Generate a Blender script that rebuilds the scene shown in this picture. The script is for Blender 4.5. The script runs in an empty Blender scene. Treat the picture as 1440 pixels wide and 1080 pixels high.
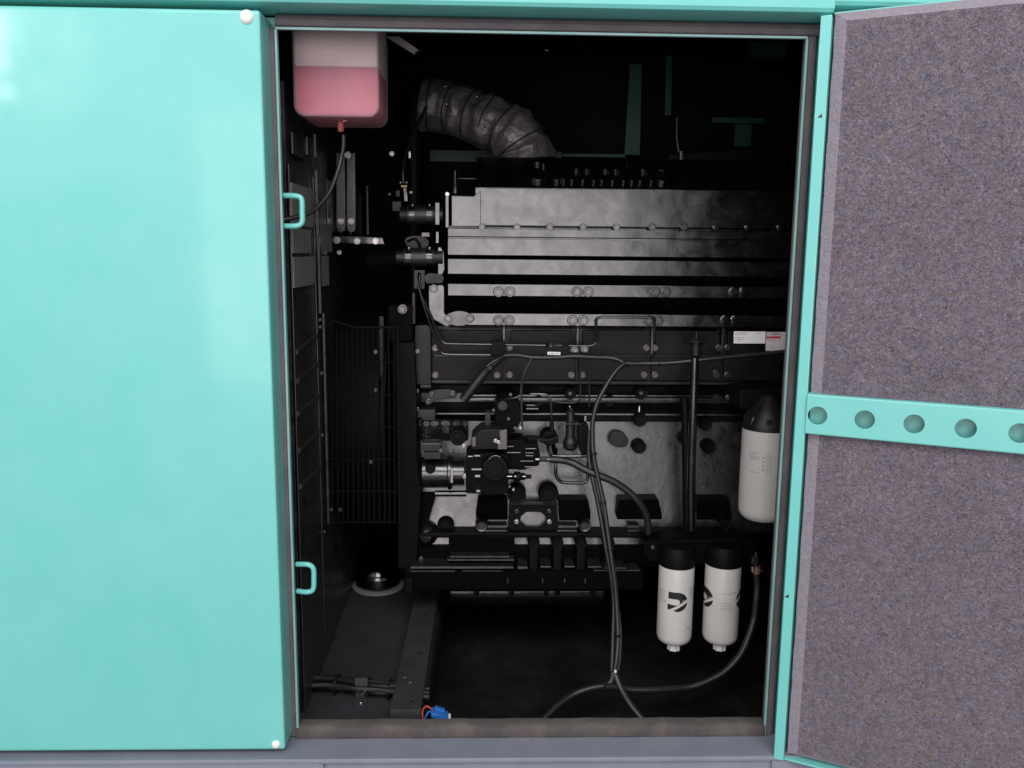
import bpy, bmesh, math, random
from mathutils import Vector, Matrix
random.seed(7)
C = bpy.context.scene
COL = C.collection
R = math.radians

# ------------------------------------------------------------------ camera
F = 1180.0                                     # focal length in photo pixels (1440 wide)
CAM = Vector((-0.097, -1.629, 0.975))
_p, _y, _r = R(8.91), R(1.65), R(0.60)
FWD = Vector((math.sin(_y)*math.cos(_p), math.cos(_y)*math.cos(_p), -math.sin(_p)))
_rt = Vector((math.cos(_y), -math.sin(_y), 0)); _up = _rt.cross(FWD)
RT = math.cos(_r)*_rt + math.sin(_r)*_up
UP = -math.sin(_r)*_rt + math.cos(_r)*_up
cd = bpy.data.cameras.new('camera'); co = bpy.data.objects.new('camera', cd); COL.objects.link(co)
cd.sensor_width = 36; cd.lens = F/1440*36; cd.clip_start = 0.02; cd.clip_end = 200
M = Matrix((RT, UP, -FWD)).transposed().to_4x4(); M.translation = CAM; co.matrix_world = M
C.camera = co

# ------------------------------------------------------------------ light: inside a hall, soft light from the front
w = bpy.data.worlds.new('World'); C.world = w; w.use_nodes = True
w.node_tree.nodes['Background'].inputs[0].default_value = (0.93, 0.96, 1.0, 1)
w.node_tree.nodes['Background'].inputs[1].default_value = 0.44

def area(name, loc, target, sx, sy, radiance, col):
    l = bpy.data.lights.new(name, 'AREA'); l.shape = 'RECTANGLE'; l.size = sx; l.size_y = sy
    l.energy = radiance*math.pi*sx*sy; l.color = col
    o = bpy.data.objects.new(name, l); COL.objects.link(o); o.location = loc
    d = Vector(target)-Vector(loc); o.rotation_euler = d.to_track_quat('-Z', 'Y').to_euler()
    return o
area('hall_gate_light', (-0.6, -5.5, 0.98), (-0.6, 0, 0.98), 3.6, 2.2, 4.5, (1.0, 0.925, 0.95))
area('hall_window_light', (-3.50, -4.0, 2.385), (-3.50, 0, 2.385), 0.92, 0.69, 27, (1.0, 0.99, 0.97))
area('hall_window_light', (-3.48, -4.0, 1.922), (-3.48, 0, 1.922), 0.92, 0.085, 27, (1.0, 0.99, 0.97))
area('added_overhead_fill', (0.2, -3.8, 3.9), (0.1, 0, 0.6), 5.0, 2.0, 6.6, (0.97, 0.98, 1.0))  # added fill lamp, no known source; lifts the door, felt and base top
vs = C.view_settings
vs.view_transform = 'Standard'; vs.look = 'None'; vs.exposure = 0.0; vs.gamma = 1.0
C.cycles.max_bounces = 8; C.cycles.caustics_reflective = False; C.cycles.caustics_refractive = False
C.cycles.sample_clamp_indirect = 6

# ------------------------------------------------------------------ point helpers
def P(px, py, Y):
    """point on the vertical plane y = Y seen at photo pixel (px, py)"""
    d = FWD + RT*((px-720)/F) - UP*((py-540)/F)
    return CAM + d*((Y-CAM.y)/d.y)
def S(Y): return (Y-CAM.y)/F/math.cos(_p)       # metres per photo pixel at depth Y

# ------------------------------------------------------------------ materials
MATS = {}
def mat(name, base, rough=0.5, metal=0.0, spec=0.5, coat=0.0, bump=None, tint=None, rvar=None, **kw):
    """bump = (scale, strength, distance, detail); tint = (other colour, scale, low, high); rvar = (scale, lo, hi)"""
    m = bpy.data.materials.new(name); m.use_nodes = True; nt = m.node_tree; b = nt.nodes['Principled BSDF']
    b.inputs['Base Color'].default_value = (*base, 1); b.inputs['Roughness'].default_value = rough
    b.inputs['Metallic'].default_value = metal; b.inputs['Specular IOR Level'].default_value = spec
    b.inputs['Coat Weight'].default_value = coat; b.inputs['Coat Roughness'].default_value = 0.07
    for k, v in kw.items(): b.inputs[k].default_value = v
    tc = nt.nodes.new('ShaderNodeTexCoord')
    geo = nt.nodes.new('ShaderNodeNewGeometry')
    def noise(scale, detail=4, rough_=0.55, vec=None, dist=0.0):
        n = nt.nodes.new('ShaderNodeTexNoise'); n.inputs['Scale'].default_value = scale
        n.inputs['Detail'].default_value = detail; n.inputs['Roughness'].default_value = rough_
        n.inputs['Distortion'].default_value = dist
        nt.links.new(vec or geo.outputs['Position'], n.inputs['Vector']); return n
    if bump:
        bs = bump if isinstance(bump, list) else [bump]
        prev = None
        for (sc, st, ds, dt) in bs:
            n = noise(sc, dt); bn = nt.nodes.new('ShaderNodeBump')
            bn.inputs['Strength'].default_value = st; bn.inputs['Distance'].default_value = ds
            nt.links.new(n.outputs['Fac'], bn.inputs['Height'])
            if prev: nt.links.new(prev.outputs['Normal'], bn.inputs['Normal'])
            prev = bn
        nt.links.new(prev.outputs['Normal'], b.inputs['Normal'])
    if tint:
        c2, sc, lo, hi = tint
        n = noise(sc, 6, 0.65, dist=0.3); mr = nt.nodes.new('ShaderNodeMapRange')
        mr.inputs['From Min'].default_value = lo; mr.inputs['From Max'].default_value = hi
        nt.links.new(n.outputs['Fac'], mr.inputs['Value'])
        mx = nt.nodes.new('ShaderNodeMix'); mx.data_type = 'RGBA'
        mx.inputs['A'].default_value = (*base, 1); mx.inputs['B'].default_value = (*c2, 1)
        nt.links.new(mr.outputs['Result'], mx.inputs['Factor'])
        nt.links.new(mx.outputs['Result'], b.inputs['Base Color'])
    if rvar:
        sc, lo, hi = rvar
        n = noise(sc, 5, 0.6, dist=0.6); mr = nt.nodes.new('ShaderNodeMapRange')
        mr.inputs['From Min'].default_value = 0.3; mr.inputs['From Max'].default_value = 0.7
        mr.inputs['To Min'].default_value = lo; mr.inputs['To Max'].default_value = hi
        nt.links.new(n.outputs['Fac'], mr.inputs['Value']); nt.links.new(mr.outputs['Result'], b.inputs['Roughness'])
    MATS[name] = m
    return m
TURQ = mat('turquoise_paint', (0.15, 0.525, 0.485), 0.40, spec=0.5, coat=0.26, bump=[(900, 0.06, 0.0006, 2), (9, 0.06, 0.01, 3), (2.3, 0.35, 0.03, 2)], rvar=(6, 0.27, 0.42), tint=((0.18, 0.55, 0.51), 5, 0.35, 0.7))
TURQD = mat('shaded_turquoise_paint', (0.016, 0.085, 0.072), 0.5, bump=(300, 0.08, 0.001, 3))  # same turquoise paint, with the shade inside the canopy put into its colour
LIPM = mat('worn_turquoise_edge', (0.22, 0.42, 0.40), 0.38, bump=(200, 0.1, 0.001, 3), tint=((0.30, 0.46, 0.45), 14, 0.4, 0.65))
SEAL = mat('grey_sponge_rubber', (0.165, 0.138, 0.146), 0.75, spec=0.3, bump=[(700, 0.25, 0.001, 3), (25, 0.2, 0.003, 3)], tint=((0.115, 0.10, 0.107), 18, 0.35, 0.65))
SILLM = mat('dusty_rubber_sill', (0.085, 0.07, 0.068), 0.8, spec=0.25, bump=[(500, 0.3, 0.001, 4)], tint=((0.125, 0.108, 0.10), 16, 0.45, 0.75))
BASEM = mat('slate_grey_paint', (0.205, 0.22, 0.275), 0.42, bump=[(500, 0.1, 0.0006, 3)], tint=((0.235, 0.24, 0.285), 11, 0.42, 0.65), rvar=(12, 0.32, 0.55))
BLACK = mat('gloss_black_paint', (0.005, 0.0042, 0.0048), 0.22, spec=0.9, coat=0.3, bump=[(420, 0.06, 0.0008, 4), (60, 0.07, 0.003, 4), (7, 0.16, 0.02, 2)], rvar=(22, 0.14, 0.34))
CAST = mat('black_painted_cast_iron', (0.006, 0.0052, 0.0055), 0.3, spec=1.0, coat=0.25, bump=[(330, 0.35, 0.0012, 4), (40, 0.2, 0.004, 4)], rvar=(25, 0.24, 0.42))
SATIN = mat('satin_black_paint', (0.0085, 0.0068, 0.0075), 0.45, spec=0.42, bump=(300, 0.15, 0.001, 4), rvar=(20, 0.36, 0.55))
MATTE = mat('matt_black_metal', (0.0042, 0.0036, 0.0042), 0.5, spec=0.1, bump=(200, 0.15, 0.001, 4))
RUBBER = mat('black_rubber', (0.012, 0.011, 0.012), 0.42, spec=0.55, bump=(400, 0.2, 0.001, 3))
LINING = mat('black_foam_lining', (0.013, 0.0115, 0.0135), 0.95, spec=0.1, bump=(300, 0.6, 0.003, 4))
FLOORM = mat('dusty_black_floor_plate', (0.042, 0.043, 0.047), 0.6, spec=0.3, bump=(60, 0.2, 0.003, 5), tint=((0.028, 0.028, 0.031), 7, 0.4, 0.65))
ZINC = mat('zinc_plated_steel', (0.40, 0.385, 0.375), 0.3, metal=1.0, bump=(300, 0.15, 0.0006, 3))
CHROME = mat('polished_steel', (0.75, 0.73, 0.70), 0.09, metal=1.0)
DULLST = mat('dull_steel', (0.115, 0.105, 0.108), 0.36, metal=0.9, bump=(160, 0.2, 0.001, 4), rvar=(40, 0.26, 0.5))
PANM = mat('oily_black_pan', (0.010, 0.0095, 0.011), 0.36, spec=0.5, bump=(14, 0.3, 0.01, 4), tint=((0.022, 0.020, 0.020), 6, 0.45, 0.7), rvar=(5, 0.25, 0.6))
WIREM = mat('dusty_black_wire', (0.004, 0.0038, 0.0045), 0.7, spec=0.12)
RIBM = mat('bare_fin_metal', (0.10, 0.095, 0.095), 0.26, metal=0.2, rvar=(20, 0.25, 0.5))
RIMM = mat('pale_steel_rim', (0.34, 0.32, 0.31), 0.4, metal=0.2)
FINM = mat('black_radiator_steel', (0.022, 0.020, 0.021), 0.28, spec=1.0, metal=0.1, bump=(90, 0.15, 0.001, 4), rvar=(30, 0.2, 0.5))
WHITEP = mat('white_enamel_can', (0.60, 0.575, 0.55), 0.33, spec=0.5, bump=(30, 0.05, 0.002, 3), tint=((0.56, 0.53, 0.505), 10, 0.35, 0.7))
CAP = mat('white_nylon', (0.82, 0.80, 0.78), 0.4, bump=(200, 0.1, 0.0005, 2))
INK = mat('black_print', (0.012, 0.012, 0.012), 0.5)
GREYINK = mat('faded_grey_print', (0.30, 0.29, 0.285), 0.6)
REDINK = mat('red_print', (0.55, 0.045, 0.06), 0.5)
PINKSTAMP = mat('faded_pink_stamp', (0.52, 0.40, 0.385), 0.6, tint=((0.62, 0.56, 0.54), 400, 0.4, 0.6))
PAPER = mat('white_paper_label', (0.80, 0.76, 0.79), 0.6, tint=((0.72, 0.68, 0.71), 60, 0.4, 0.7))
PAPER2 = mat('worn_paper_label', (0.62, 0.54, 0.54), 0.6, tint=((0.45, 0.38, 0.38), 90, 0.45, 0.7))
WRAP = mat('silver_grey_heat_wrap', (0.20, 0.185, 0.18), 0.38, metal=0.45, spec=0.6, bump=[(260, 0.35, 0.0015, 4), (34, 0.75, 0.012, 6)], rvar=(30, 0.3, 0.6))
SEAM = mat('dark_wrap_seam', (0.02, 0.018, 0.018), 0.7)
BLUE = mat('blue_plastic', (0.02, 0.13, 0.42), 0.35)
REDW = mat('red_wire', (0.42, 0.04, 0.03), 0.4)
YEL = mat('yellow_band', (0.55, 0.45, 0.08), 0.5)
BRASS = mat('copper_brass', (0.55, 0.26, 0.16), 0.3, metal=0.8)
PINKFIT = mat('pink_hose_end', (0.42, 0.10, 0.09), 0.45)
GROUNDM = mat('grey_concrete', (0.22, 0.215, 0.21), 0.55, bump=(40, 0.2, 0.003, 5), tint=((0.17, 0.165, 0.16), 2.5, 0.4, 0.65))
ALU = mat('pale_bracket_metal', (0.30, 0.27, 0.25), 0.5, metal=0.3)

def felt_material(name, a, b_, c_, edge=False):
    m = bpy.data.materials.new(name); m.use_nodes = True; nt = m.node_tree; b = nt.nodes['Principled BSDF']
    b.inputs['Roughness'].default_value = 0.95; b.inputs['Specular IOR Level'].default_value = 0.15
    b.inputs['Sheen Weight'].default_value = 0.25; b.inputs['Sheen Roughness'].default_value = 0.5
    g = nt.nodes.new('ShaderNodeNewGeometry')
    def noise(sc, det, dist=0.0, rg=0.6):
        n = nt.nodes.new('ShaderNodeTexNoise'); n.inputs['Scale'].default_value = sc; n.inputs['Detail'].default_value = det
        n.inputs['Distortion'].default_value = dist; n.inputs['Roughness'].default_value = rg
        nt.links.new(g.outputs['Position'], n.inputs['Vector']); return n
    fine = noise(300, 3, 1.6, 0.65); mid = noise(95, 4, 0.8); big = noise(6, 3); hue = noise(120, 2, 1.0); fl = noise(330, 1, 2.0)
    def ramp(src, pts):
        r = nt.nodes.new('ShaderNodeValToRGB'); e = r.color_ramp.elements
        while len(e) < len(pts): e.new(0.5)
        for i, (p, c) in enumerate(pts): e[i].position = p; e[i].color = (*c, 1)
        nt.links.new(src, r.inputs['Fac']); return r
    r1 = ramp(fine.outputs['Fac'], [(0.32, a), (0.5, b_), (0.68, c_)])
    r2 = ramp(hue.outputs['Fac'], [(0.38, (0.9, 0.96, 1.1)), (0.5, (1.03, 0.98, 1.03)), (0.62, (1.06, 1.0, 0.9))])
    r3 = ramp(mid.outputs['Fac'], [(0.3, (0.72, 0.72, 0.72)), (0.7, (1.22, 1.22, 1.22))])
    r4 = ramp(big.outputs['Fac'], [(0.3, (0.93, 0.93, 0.93)), (0.7, (1.07, 1.07, 1.07))])
    cur = r1.outputs['Color']
    for rr in (r2, r3, r4):
        mx = nt.nodes.new('ShaderNodeMix'); mx.data_type = 'RGBA'; mx.blend_type = 'MULTIPLY'; mx.inputs['Factor'].default_value = 1.0 if not edge else 0.4
        nt.links.new(cur, mx.inputs['A']); nt.links.new(rr.outputs['Color'], mx.inputs['B']); cur = mx.outputs['Result']
    r5 = ramp(fl.outputs['Fac'], [(0.735, (0, 0, 0)), (0.77, (1, 1, 1))])      # stray pale fibres
    mx = nt.nodes.new('ShaderNodeMix'); mx.data_type = 'RGBA'; mx.inputs['B'].default_value = (0.42, 0.37, 0.38, 1)
    nt.links.new(r5.outputs['Color'], mx.inputs['Factor']); nt.links.new(cur, mx.inputs['A'])
    nt.links.new(mx.outputs['Result'], b.inputs['Base Color'])
    bn = nt.nodes.new('ShaderNodeBump'); bn.inputs['Strength'].default_value = 0.75; bn.inputs['Distance'].default_value = 0.004
    nt.links.new(fine.outputs['Fac'], bn.inputs['Height'])
    bn2 = nt.nodes.new('ShaderNodeBump'); bn2.inputs['Strength'].default_value = 0.5; bn2.inputs['Distance'].default_value = 0.008
    nt.links.new(mid.outputs['Fac'], bn2.inputs['Height']); nt.links.new(bn.outputs['Normal'], bn2.inputs['Normal'])
    nt.links.new(bn2.outputs['Normal'], b.inputs['Normal'])
    return m
FELT = felt_material('mauve_grey_felt', (0.052, 0.043, 0.054), (0.152, 0.124, 0.148), (0.285, 0.245, 0.275))
FELTE = felt_material('pressed_felt_edge', (0.26, 0.215, 0.255), (0.31, 0.26, 0.305), (0.36, 0.305, 0.35), True)

# translucent tank plastic and the coolant seen through it
def tank_materials():
    m = bpy.data.materials.new('milky_tank_plastic'); m.use_nodes = True; nt = m.node_tree; b = nt.nodes['Principled BSDF']
    b.inputs['Base Color'].default_value = (0.60, 0.50, 0.51, 1); b.inputs['Roughness'].default_value = 0.3
    out = nt.nodes['Material Output']
    tl = nt.nodes.new('ShaderNodeBsdfTranslucent'); tl.inputs['Color'].default_value = (0.7, 0.6, 0.6, 1)
    tr = nt.nodes.new('ShaderNodeBsdfTransparent'); tr.inputs['Color'].default_value = (0.95, 0.9, 0.9, 1)
    m1 = nt.nodes.new('ShaderNodeMixShader'); m1.inputs[0].default_value = 0.3
    nt.links.new(b.outputs[0], m1.inputs[1]); nt.links.new(tl.outputs[0], m1.inputs[2])
    m2 = nt.nodes.new('ShaderNodeMixShader'); m2.inputs[0].default_value = 0.6
    nt.links.new(m1.outputs[0], m2.inputs[1]); nt.links.new(tr.outputs[0], m2.inputs[2])
    nt.links.new(m2.outputs[0], out.inputs['Surface'])
    k = mat('pink_coolant', (0.62, 0.035, 0.13), 0.35, spec=0.4, tint=((0.58, 0.05, 0.16), 14, 0.3, 0.7))
    return m, k
TANKM, COOLM = tank_materials()

# ------------------------------------------------------------------ mesh builder
class MB:
    def __init__(s): s.v = []; s.f = []
    def add(s, vs, fs):
        n = len(s.v); s.v += [Vector(v) for v in vs]; s.f += [tuple(i+n for i in f) for f in fs]; return s
    def box(s, a, b):
        x0, x1 = sorted((a[0], b[0])); y0, y1 = sorted((a[1], b[1])); z0, z1 = sorted((a[2], b[2]))
        return s.add([(x0,y0,z0),(x1,y0,z0),(x1,y1,z0),(x0,y1,z0),(x0,y0,z1),(x1,y0,z1),(x1,y1,z1),(x0,y1,z1)],
                     [(0,3,2,1),(4,5,6,7),(0,1,5,4),(1,2,6,5),(2,3,7,6),(3,0,4,7)])
    def pbox(s, x0, y0, x1, y1, Y, d):
        """box whose front fills photo pixels x0..x1, y0..y1 at depth Y and runs d back"""
        a = P(x0, (y0+y1)/2, Y); b = P(x1, (y0+y1)/2, Y); t = P((x0+x1)/2, y0, Y); q = P((x0+x1)/2, y1, Y)
        return s.box((a.x, Y, q.z), (b.x, Y+d, t.z))
    def pprism(s, pts, Y, d, Yb=None):
        """polygon in photo pixels, front at Y (tilting to Yb at its lowest point), d deep"""
        ys = [p[1] for p in pts]; lo, hi = min(ys), max(ys)
        fr = []
        xm = sum(p[0] for p in pts)/len(pts)
        zt, zb = P(xm, lo, Y).z, P(xm, hi, Y if Yb is None else Yb).z
        for (x, y) in pts:
            yy = Y
            for _ in range(3):
                v = P(x, y, yy)
                if Yb is not None: yy = Y+(Yb-Y)*(zt-v.z)/max(zt-zb, 1e-6)
            fr.append(Vector((v.x, yy, v.z)))
        n = len(fr); bk = [Vector((v.x, max(Y, Yb or Y)+d, v.z)) for v in fr]
        ar = sum(fr[i].x*fr[(i+1) % n].z-fr[(i+1) % n].x*fr[i].z for i in range(n))
        idx = list(range(n)) if ar > 0 else list(range(n))[::-1]
        fs = [tuple(idx), tuple(i+n for i in idx[::-1])]
        for k in range(n):
            i, j = idx[k], idx[(k+1) % n]; fs.append((i, i+n, j+n, j))
        return s.add(fr+bk, fs)
    def cyl(s, a, b, r, r2=None, n=20, caps=True):
        a = Vector(a); b = Vector(b); r2 = r if r2 is None else r2
        d = (b-a).normalized(); u = d.orthogonal().normalized(); v = d.cross(u)
        A = [a+(u*math.cos(t)+v*math.sin(t))*r for t in [2*math.pi*i/n for i in range(n)]]
        B = [b+(u*math.cos(t)+v*math.sin(t))*r2 for t in [2*math.pi*i/n for i in range(n)]]
        fs = [(i, (i+1) % n, (i+1) % n+n, i+n) for i in range(n)]
        if caps: fs += [tuple(range(n))[::-1], tuple(range(n, 2*n))]
        return s.add(A+B, fs)
    def pcyl(s, px, py, rp, Y, d, r2=None, n=24):
        """round boss facing the viewer: photo pixel centre, pixel radius, front at Y, d deep"""
        c = P(px, py, Y); k = S(Y); e = Vector((c.x, Y+d, c.z))
        return s.cyl(e, c, rp*k, (rp if r2 is None else r2)*k, n)
    def lathe(s, prof, c, axis='Z', n=32):
        """profile list of (radius, height); closed at the ends when radius is 0"""
        vs = []; c = Vector(c)
        for (r, h) in prof:
            for i in range(n):
                t = 2*math.pi*i/n; x, y = r*math.cos(t), r*math.sin(t)
                vs.append(c+(Vector((x, y, h)) if axis == 'Z' else Vector((h, x, y)) if axis == 'X' else Vector((x, h, -y))))
        fs = []
        for k in range(len(prof)-1):
            for i in range(n):
                j = (i+1) % n; fs.append((k*n+i, k*n+j, (k+1)*n+j, (k+1)*n+i))
        return s.add(vs, fs)
    def tube(s, pts, r, n=10, sub=6, closed=False, rib=0.0, ribn=1):
        pts = [Vector(p) for p in pts]; path = []
        m = len(pts)
        if m == 2: path = [pts[0].lerp(pts[1], i/sub) for i in range(sub+1)]
        else:
            for i in range(m-1):
                p0 = pts[max(i-1, 0)]; p1 = pts[i]; p2 = pts[i+1]; p3 = pts[min(i+2, m-1)]
                for k in range(sub):
                    t = k/sub
                    path.append(0.5*((2*p1)+(p2-p0)*t+(2*p0-5*p1+4*p2-p3)*t*t+(3*p1-p0-3*p2+p3)*t**3))
            path.append(pts[-1])
        N = len(path); vs = []; fs = []; u = None
        for i, p in enumerate(path):
            d = (path[min(i+1, N-1)]-path[max(i-1, 0)]).normalized()
            if u is None: u = d.orthogonal().normalized()
            u = (u-d*u.dot(d)).normalized(); v = d.cross(u)
            rr = r(i/(N-1)) if callable(r) else r
            if rib: rr *= 1+rib*(1 if (i // ribn) % 2 else -1)
            vs += [p+(u*math.cos(2*math.pi*k/n)+v*math.sin(2*math.pi*k/n))*rr for k in range(n)]
        for i in range(N-1):
            for k in range(n):
                j = (k+1) % n; fs.append((i*n+k, i*n+j, (i+1)*n+j, (i+1)*n+k))
        fs += [tuple(range(n))[::-1], tuple(range((N-1)*n, N*n))]
        return s.add(vs, fs)
    def ptube(s, pts, r, **k): return s.tube([P(*p) for p in pts], r, **k)
    def xprof(s, prof, x0, x1):
        """(y, z) outline extruded along x"""
        n = len(prof); vs = [(x0, y, z) for y, z in prof]+[(x1, y, z) for y, z in prof]
        fs = [tuple(range(n)), tuple(range(n, 2*n))[::-1]]+[(i, i+n, (i+1) % n+n, (i+1) % n) for i in range(n)]
        return s.add(vs, fs)
    def build(s, name, m, parent=None, bevel=0.0, seg=2, angle=32, smooth=True):
        me = bpy.data.meshes.new(name)
        c = sum(s.v, Vector())/len(s.v)
        me.from_pydata([v-c for v in s.v], [], s.f)
        bm = bmesh.new(); bm.from_mesh(me)
        bmesh.ops.recalc_face_normals(bm, faces=bm.faces)
        if bevel:
            es = [e for e in bm.edges if len(e.link_faces) == 2 and e.calc_face_angle(0) > R(28)]
            bmesh.ops.bevel(bm, geom=es, offset=bevel, segments=seg, profile=0.6, affect='EDGES', clamp_overlap=True)
        bm.to_mesh(me); bm.free()
        me.materials.append(m)
        if smooth: me.shade_smooth(); me.set_sharp_from_angle(angle=R(angle))
        o = link(name, me, c, parent)
        if bevel and smooth:
            wm = o.modifiers.new('flat faces', 'WEIGHTED_NORMAL'); wm.keep_sharp = True; wm.weight = 90
        return o
def wloc(o):
    v = o.location.copy(); p = o.parent
    while p: v += p.location; p = p.parent
    return v
def link(name, me, c, parent=None):
    o = bpy.data.objects.new(name, me); COL.objects.link(o)
    if parent: o.parent = parent; o.location = Vector(c)-wloc(parent)
    else: o.location = c
    return o
def thing(name, label, cat, loc, group=None):
    o = bpy.data.objects.new(name, None); COL.objects.link(o); o.location = loc; o.empty_display_size = 0.05
    return tag(o, label, cat, group)
def tag(o, label, cat, group=None):
    o['label'] = label; o['category'] = cat
    if group: o['group'] = group
    return o

# shared hex bolt (faces -y), unit flange radius
def bolt_mesh(name, m):
    b = MB(); b.lathe([(0, 0), (1.0, 0), (1.0, -0.16), (0.86, -0.24), (0.0, -0.24)], (0, 0, 0), 'Y', 18)
    hx = [(0.68*math.cos(math.pi/3*i+0.3), 0.68*math.sin(math.pi/3*i+0.3)) for i in range(6)]
    b.add([(x, -0.22, z) for x, z in hx]+[(x, -0.7, z) for x, z in hx]+[(x*0.86, -0.8, z*0.86) for x, z in hx],
          [(i, (i+1) % 6, (i+1) % 6+6, i+6) for i in range(6)]+[(i+6, (i+1) % 6+6, (i+1) % 6+12, i+12) for i in range(6)]+[tuple(range(12, 18))])
    me = bpy.data.meshes.new(name); me.from_pydata(b.v, [], b.f)
    bm = bmesh.new(); bm.from_mesh(me); bmesh.ops.recalc_face_normals(bm, faces=bm.faces); bm.to_mesh(me); bm.free()
    me.materials.append(m); me.shade_smooth(); me.set_sharp_from_angle(angle=R(30)); return me
BOLT_B = bolt_mesh('bolt_black', BLACK); BOLT_Z = bolt_mesh('bolt_zinc', ZINC); BOLT_D = bolt_mesh('bolt_dull', DULLST)
def bolt(px, py, rp, Y, parent, me=None, rot=None, name='bolt'):
    o = link(name, me or BOLT_B, P(px, py, Y), parent); k = rp*S(Y); o.scale = (k, k, k)
    o.rotation_euler = rot if rot else (0, random.uniform(0, 1.0), 0)
    return o
def dome(px, py, rp, Y, parent, name='screw', m=None):
    k = rp*S(Y)*0.92; q = MB(); q.lathe([(0, -0.75*k), (0.4*k, -0.68*k), (0.75*k, -0.42*k), (0.95*k, 0), (0.95*k, 0.4*k), (0, 0.4*k)], P(px, py, Y), 'Y', 14); return q.build(name, m or ZINC, parent)
def chaikin(pts, it=2):
    for _ in range(it):
        q = []
        for i in range(len(pts)):
            a, b = pts[i], pts[(i+1) % len(pts)]
            q += [(a[0]*0.75+b[0]*0.25, a[1]*0.75+b[1]*0.25), (a[0]*0.25+b[0]*0.75, a[1]*0.25+b[1]*0.75)]
        pts = q
    return pts
def rrect(x0, y0, x1, y1, r, n=4):
    out = []
    for (cx, cy, a0) in ((x1-r, y0+r, -90), (x1-r, y1-r, 0), (x0+r, y1-r, 90), (x0+r, y0+r, 180)):
        for i in range(n+1):
            t = R(a0+90*i/n); out.append((cx+r*math.cos(t), cy+r*math.sin(t)))
    return out

# ================================================================== SETTING
MB().box((-6, -7, -0.25), (6, 5, -0.20)).build('hall_floor', GROUNDM, smooth=False)['kind'] = 'structure'

# ================================================================== CANOPY
FY = -0.09                                      # front skin of the canopy
canopy = thing('generator_canopy', 'turquoise steel generator canopy with an open doorway framed in grey rubber seal', 'generator canopy', (0, 0, -0.013))
X0, X1, Z0, Z1 = -0.48, 0.48, 0.0, 1.366        # clear opening
b = MB()
pr = [(FY, 1.75), (FY, 1.404), (FY+0.004, 1.398), (FY+0.011, 1.395), (-0.002, 1.397), (-0.002, 1.402), (FY+0.02, 1.402), (FY+0.008, 1.41), (FY+0.008, 1.75)]
b.xprof(pr, -1.35, 0.5065).build('header_beam', TURQ, canopy)
b = MB(); b.xprof([(y, z if z > 1.45 else z+0.012) for y, z in pr], 0.507, 1.25).build('header_beam', TURQ, canopy)
b = MB(); b.box((0.507, -0.024, -0.012), (1.25, -0.002, 1.394)).build('door_post', TURQ, canopy, 0.003)
b = MB(); b.box((-0.62, -0.004, -0.012), (-0.4852, 0.003, 1.394)).build('centre_post', TURQ, canopy, 0.003)
# flange ring behind the seal and its bare lip
b = MB()
b.box((X0-0.003, -0.033, Z1), (X1+0.003, -0.026, Z1+0.0045)).build('opening_lip', LIPM, canopy, 0.0012)
b = MB(); b.box((X1, -0.033, Z0-0.012), (X1+0.0045, -0.026, Z1)).build('opening_lip', LIPM, canopy, 0.0012)
b = MB(); b.box((X0-0.0045, -0.033, Z0-0.012), (X0, -0.026, Z1)).build('opening_lip', LIPM, canopy, 0.0012)
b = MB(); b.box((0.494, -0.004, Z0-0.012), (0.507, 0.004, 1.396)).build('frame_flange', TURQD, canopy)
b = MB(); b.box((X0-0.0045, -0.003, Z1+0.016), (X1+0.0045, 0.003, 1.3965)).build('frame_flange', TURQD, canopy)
def seal_prof(lo, hi, front, back):
    m = (hi-lo)
    return [(back, lo), (front+0.004, lo), (front, lo+0.003), (front+0.001, lo+m*0.55), (front+0.0045, lo+m*0.62), (front+0.003, lo+m*0.70), (front+0.006, hi-0.004), (front+0.011, hi), (back, hi)]
b = MB(); b.xprof(seal_prof(1.3712, 1.3955, -0.031, -0.004), -0.4835, 0.5065).build('door_seal', SEAL, canopy, angle=50)
b = MB(); pf = seal_prof(0.4852, 0.5055, -0.031, -0.0045)
n = len(pf); vs = [(u, y, -0.012) for y, u in pf]+[(u, y, 1.3705) for y, u in pf]
b.add(vs, [tuple(range(n)), tuple(range(n, 2*n))]+[(i, i+n, (i+1) % n+n, (i+1) % n) for i in range(n)]).build('door_seal', SEAL, canopy, angle=50)
b = MB(); b.box((-0.5035, -0.030, -0.011), (-0.485, -0.0042, 1.3705)).build('door_seal', SEAL, canopy, 0.005, 3)
# sill seal, slightly wavy and dusty
b = MB(); NX = 60
vs = []
for i in range(NX+1):
    x = -0.484+0.966*i/NX; wv = 0.0012*math.sin(i*0.7)+0.0009*math.sin(i*1.9)
    vs += [(x, -0.004, -0.0125), (x, -0.034, -0.0125), (x, -0.036+wv, -0.009), (x, -0.034+wv, 0.010+wv*0.6), (x, -0.028, 0.0135+wv), (x, -0.006, 0.0135+wv*0.5)]
fs = [tuple(range(6)), tuple(range(NX*6, NX*6+6))[::-1]]
for i in range(NX):
    for k in range(6): fs.append((i*6+k, i*6+(k+1) % 6, (i+1)*6+(k+1) % 6, (i+1)*6+k))
b.add(vs, fs).build('sill_seal', SILLM, canopy, angle=50)
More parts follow.
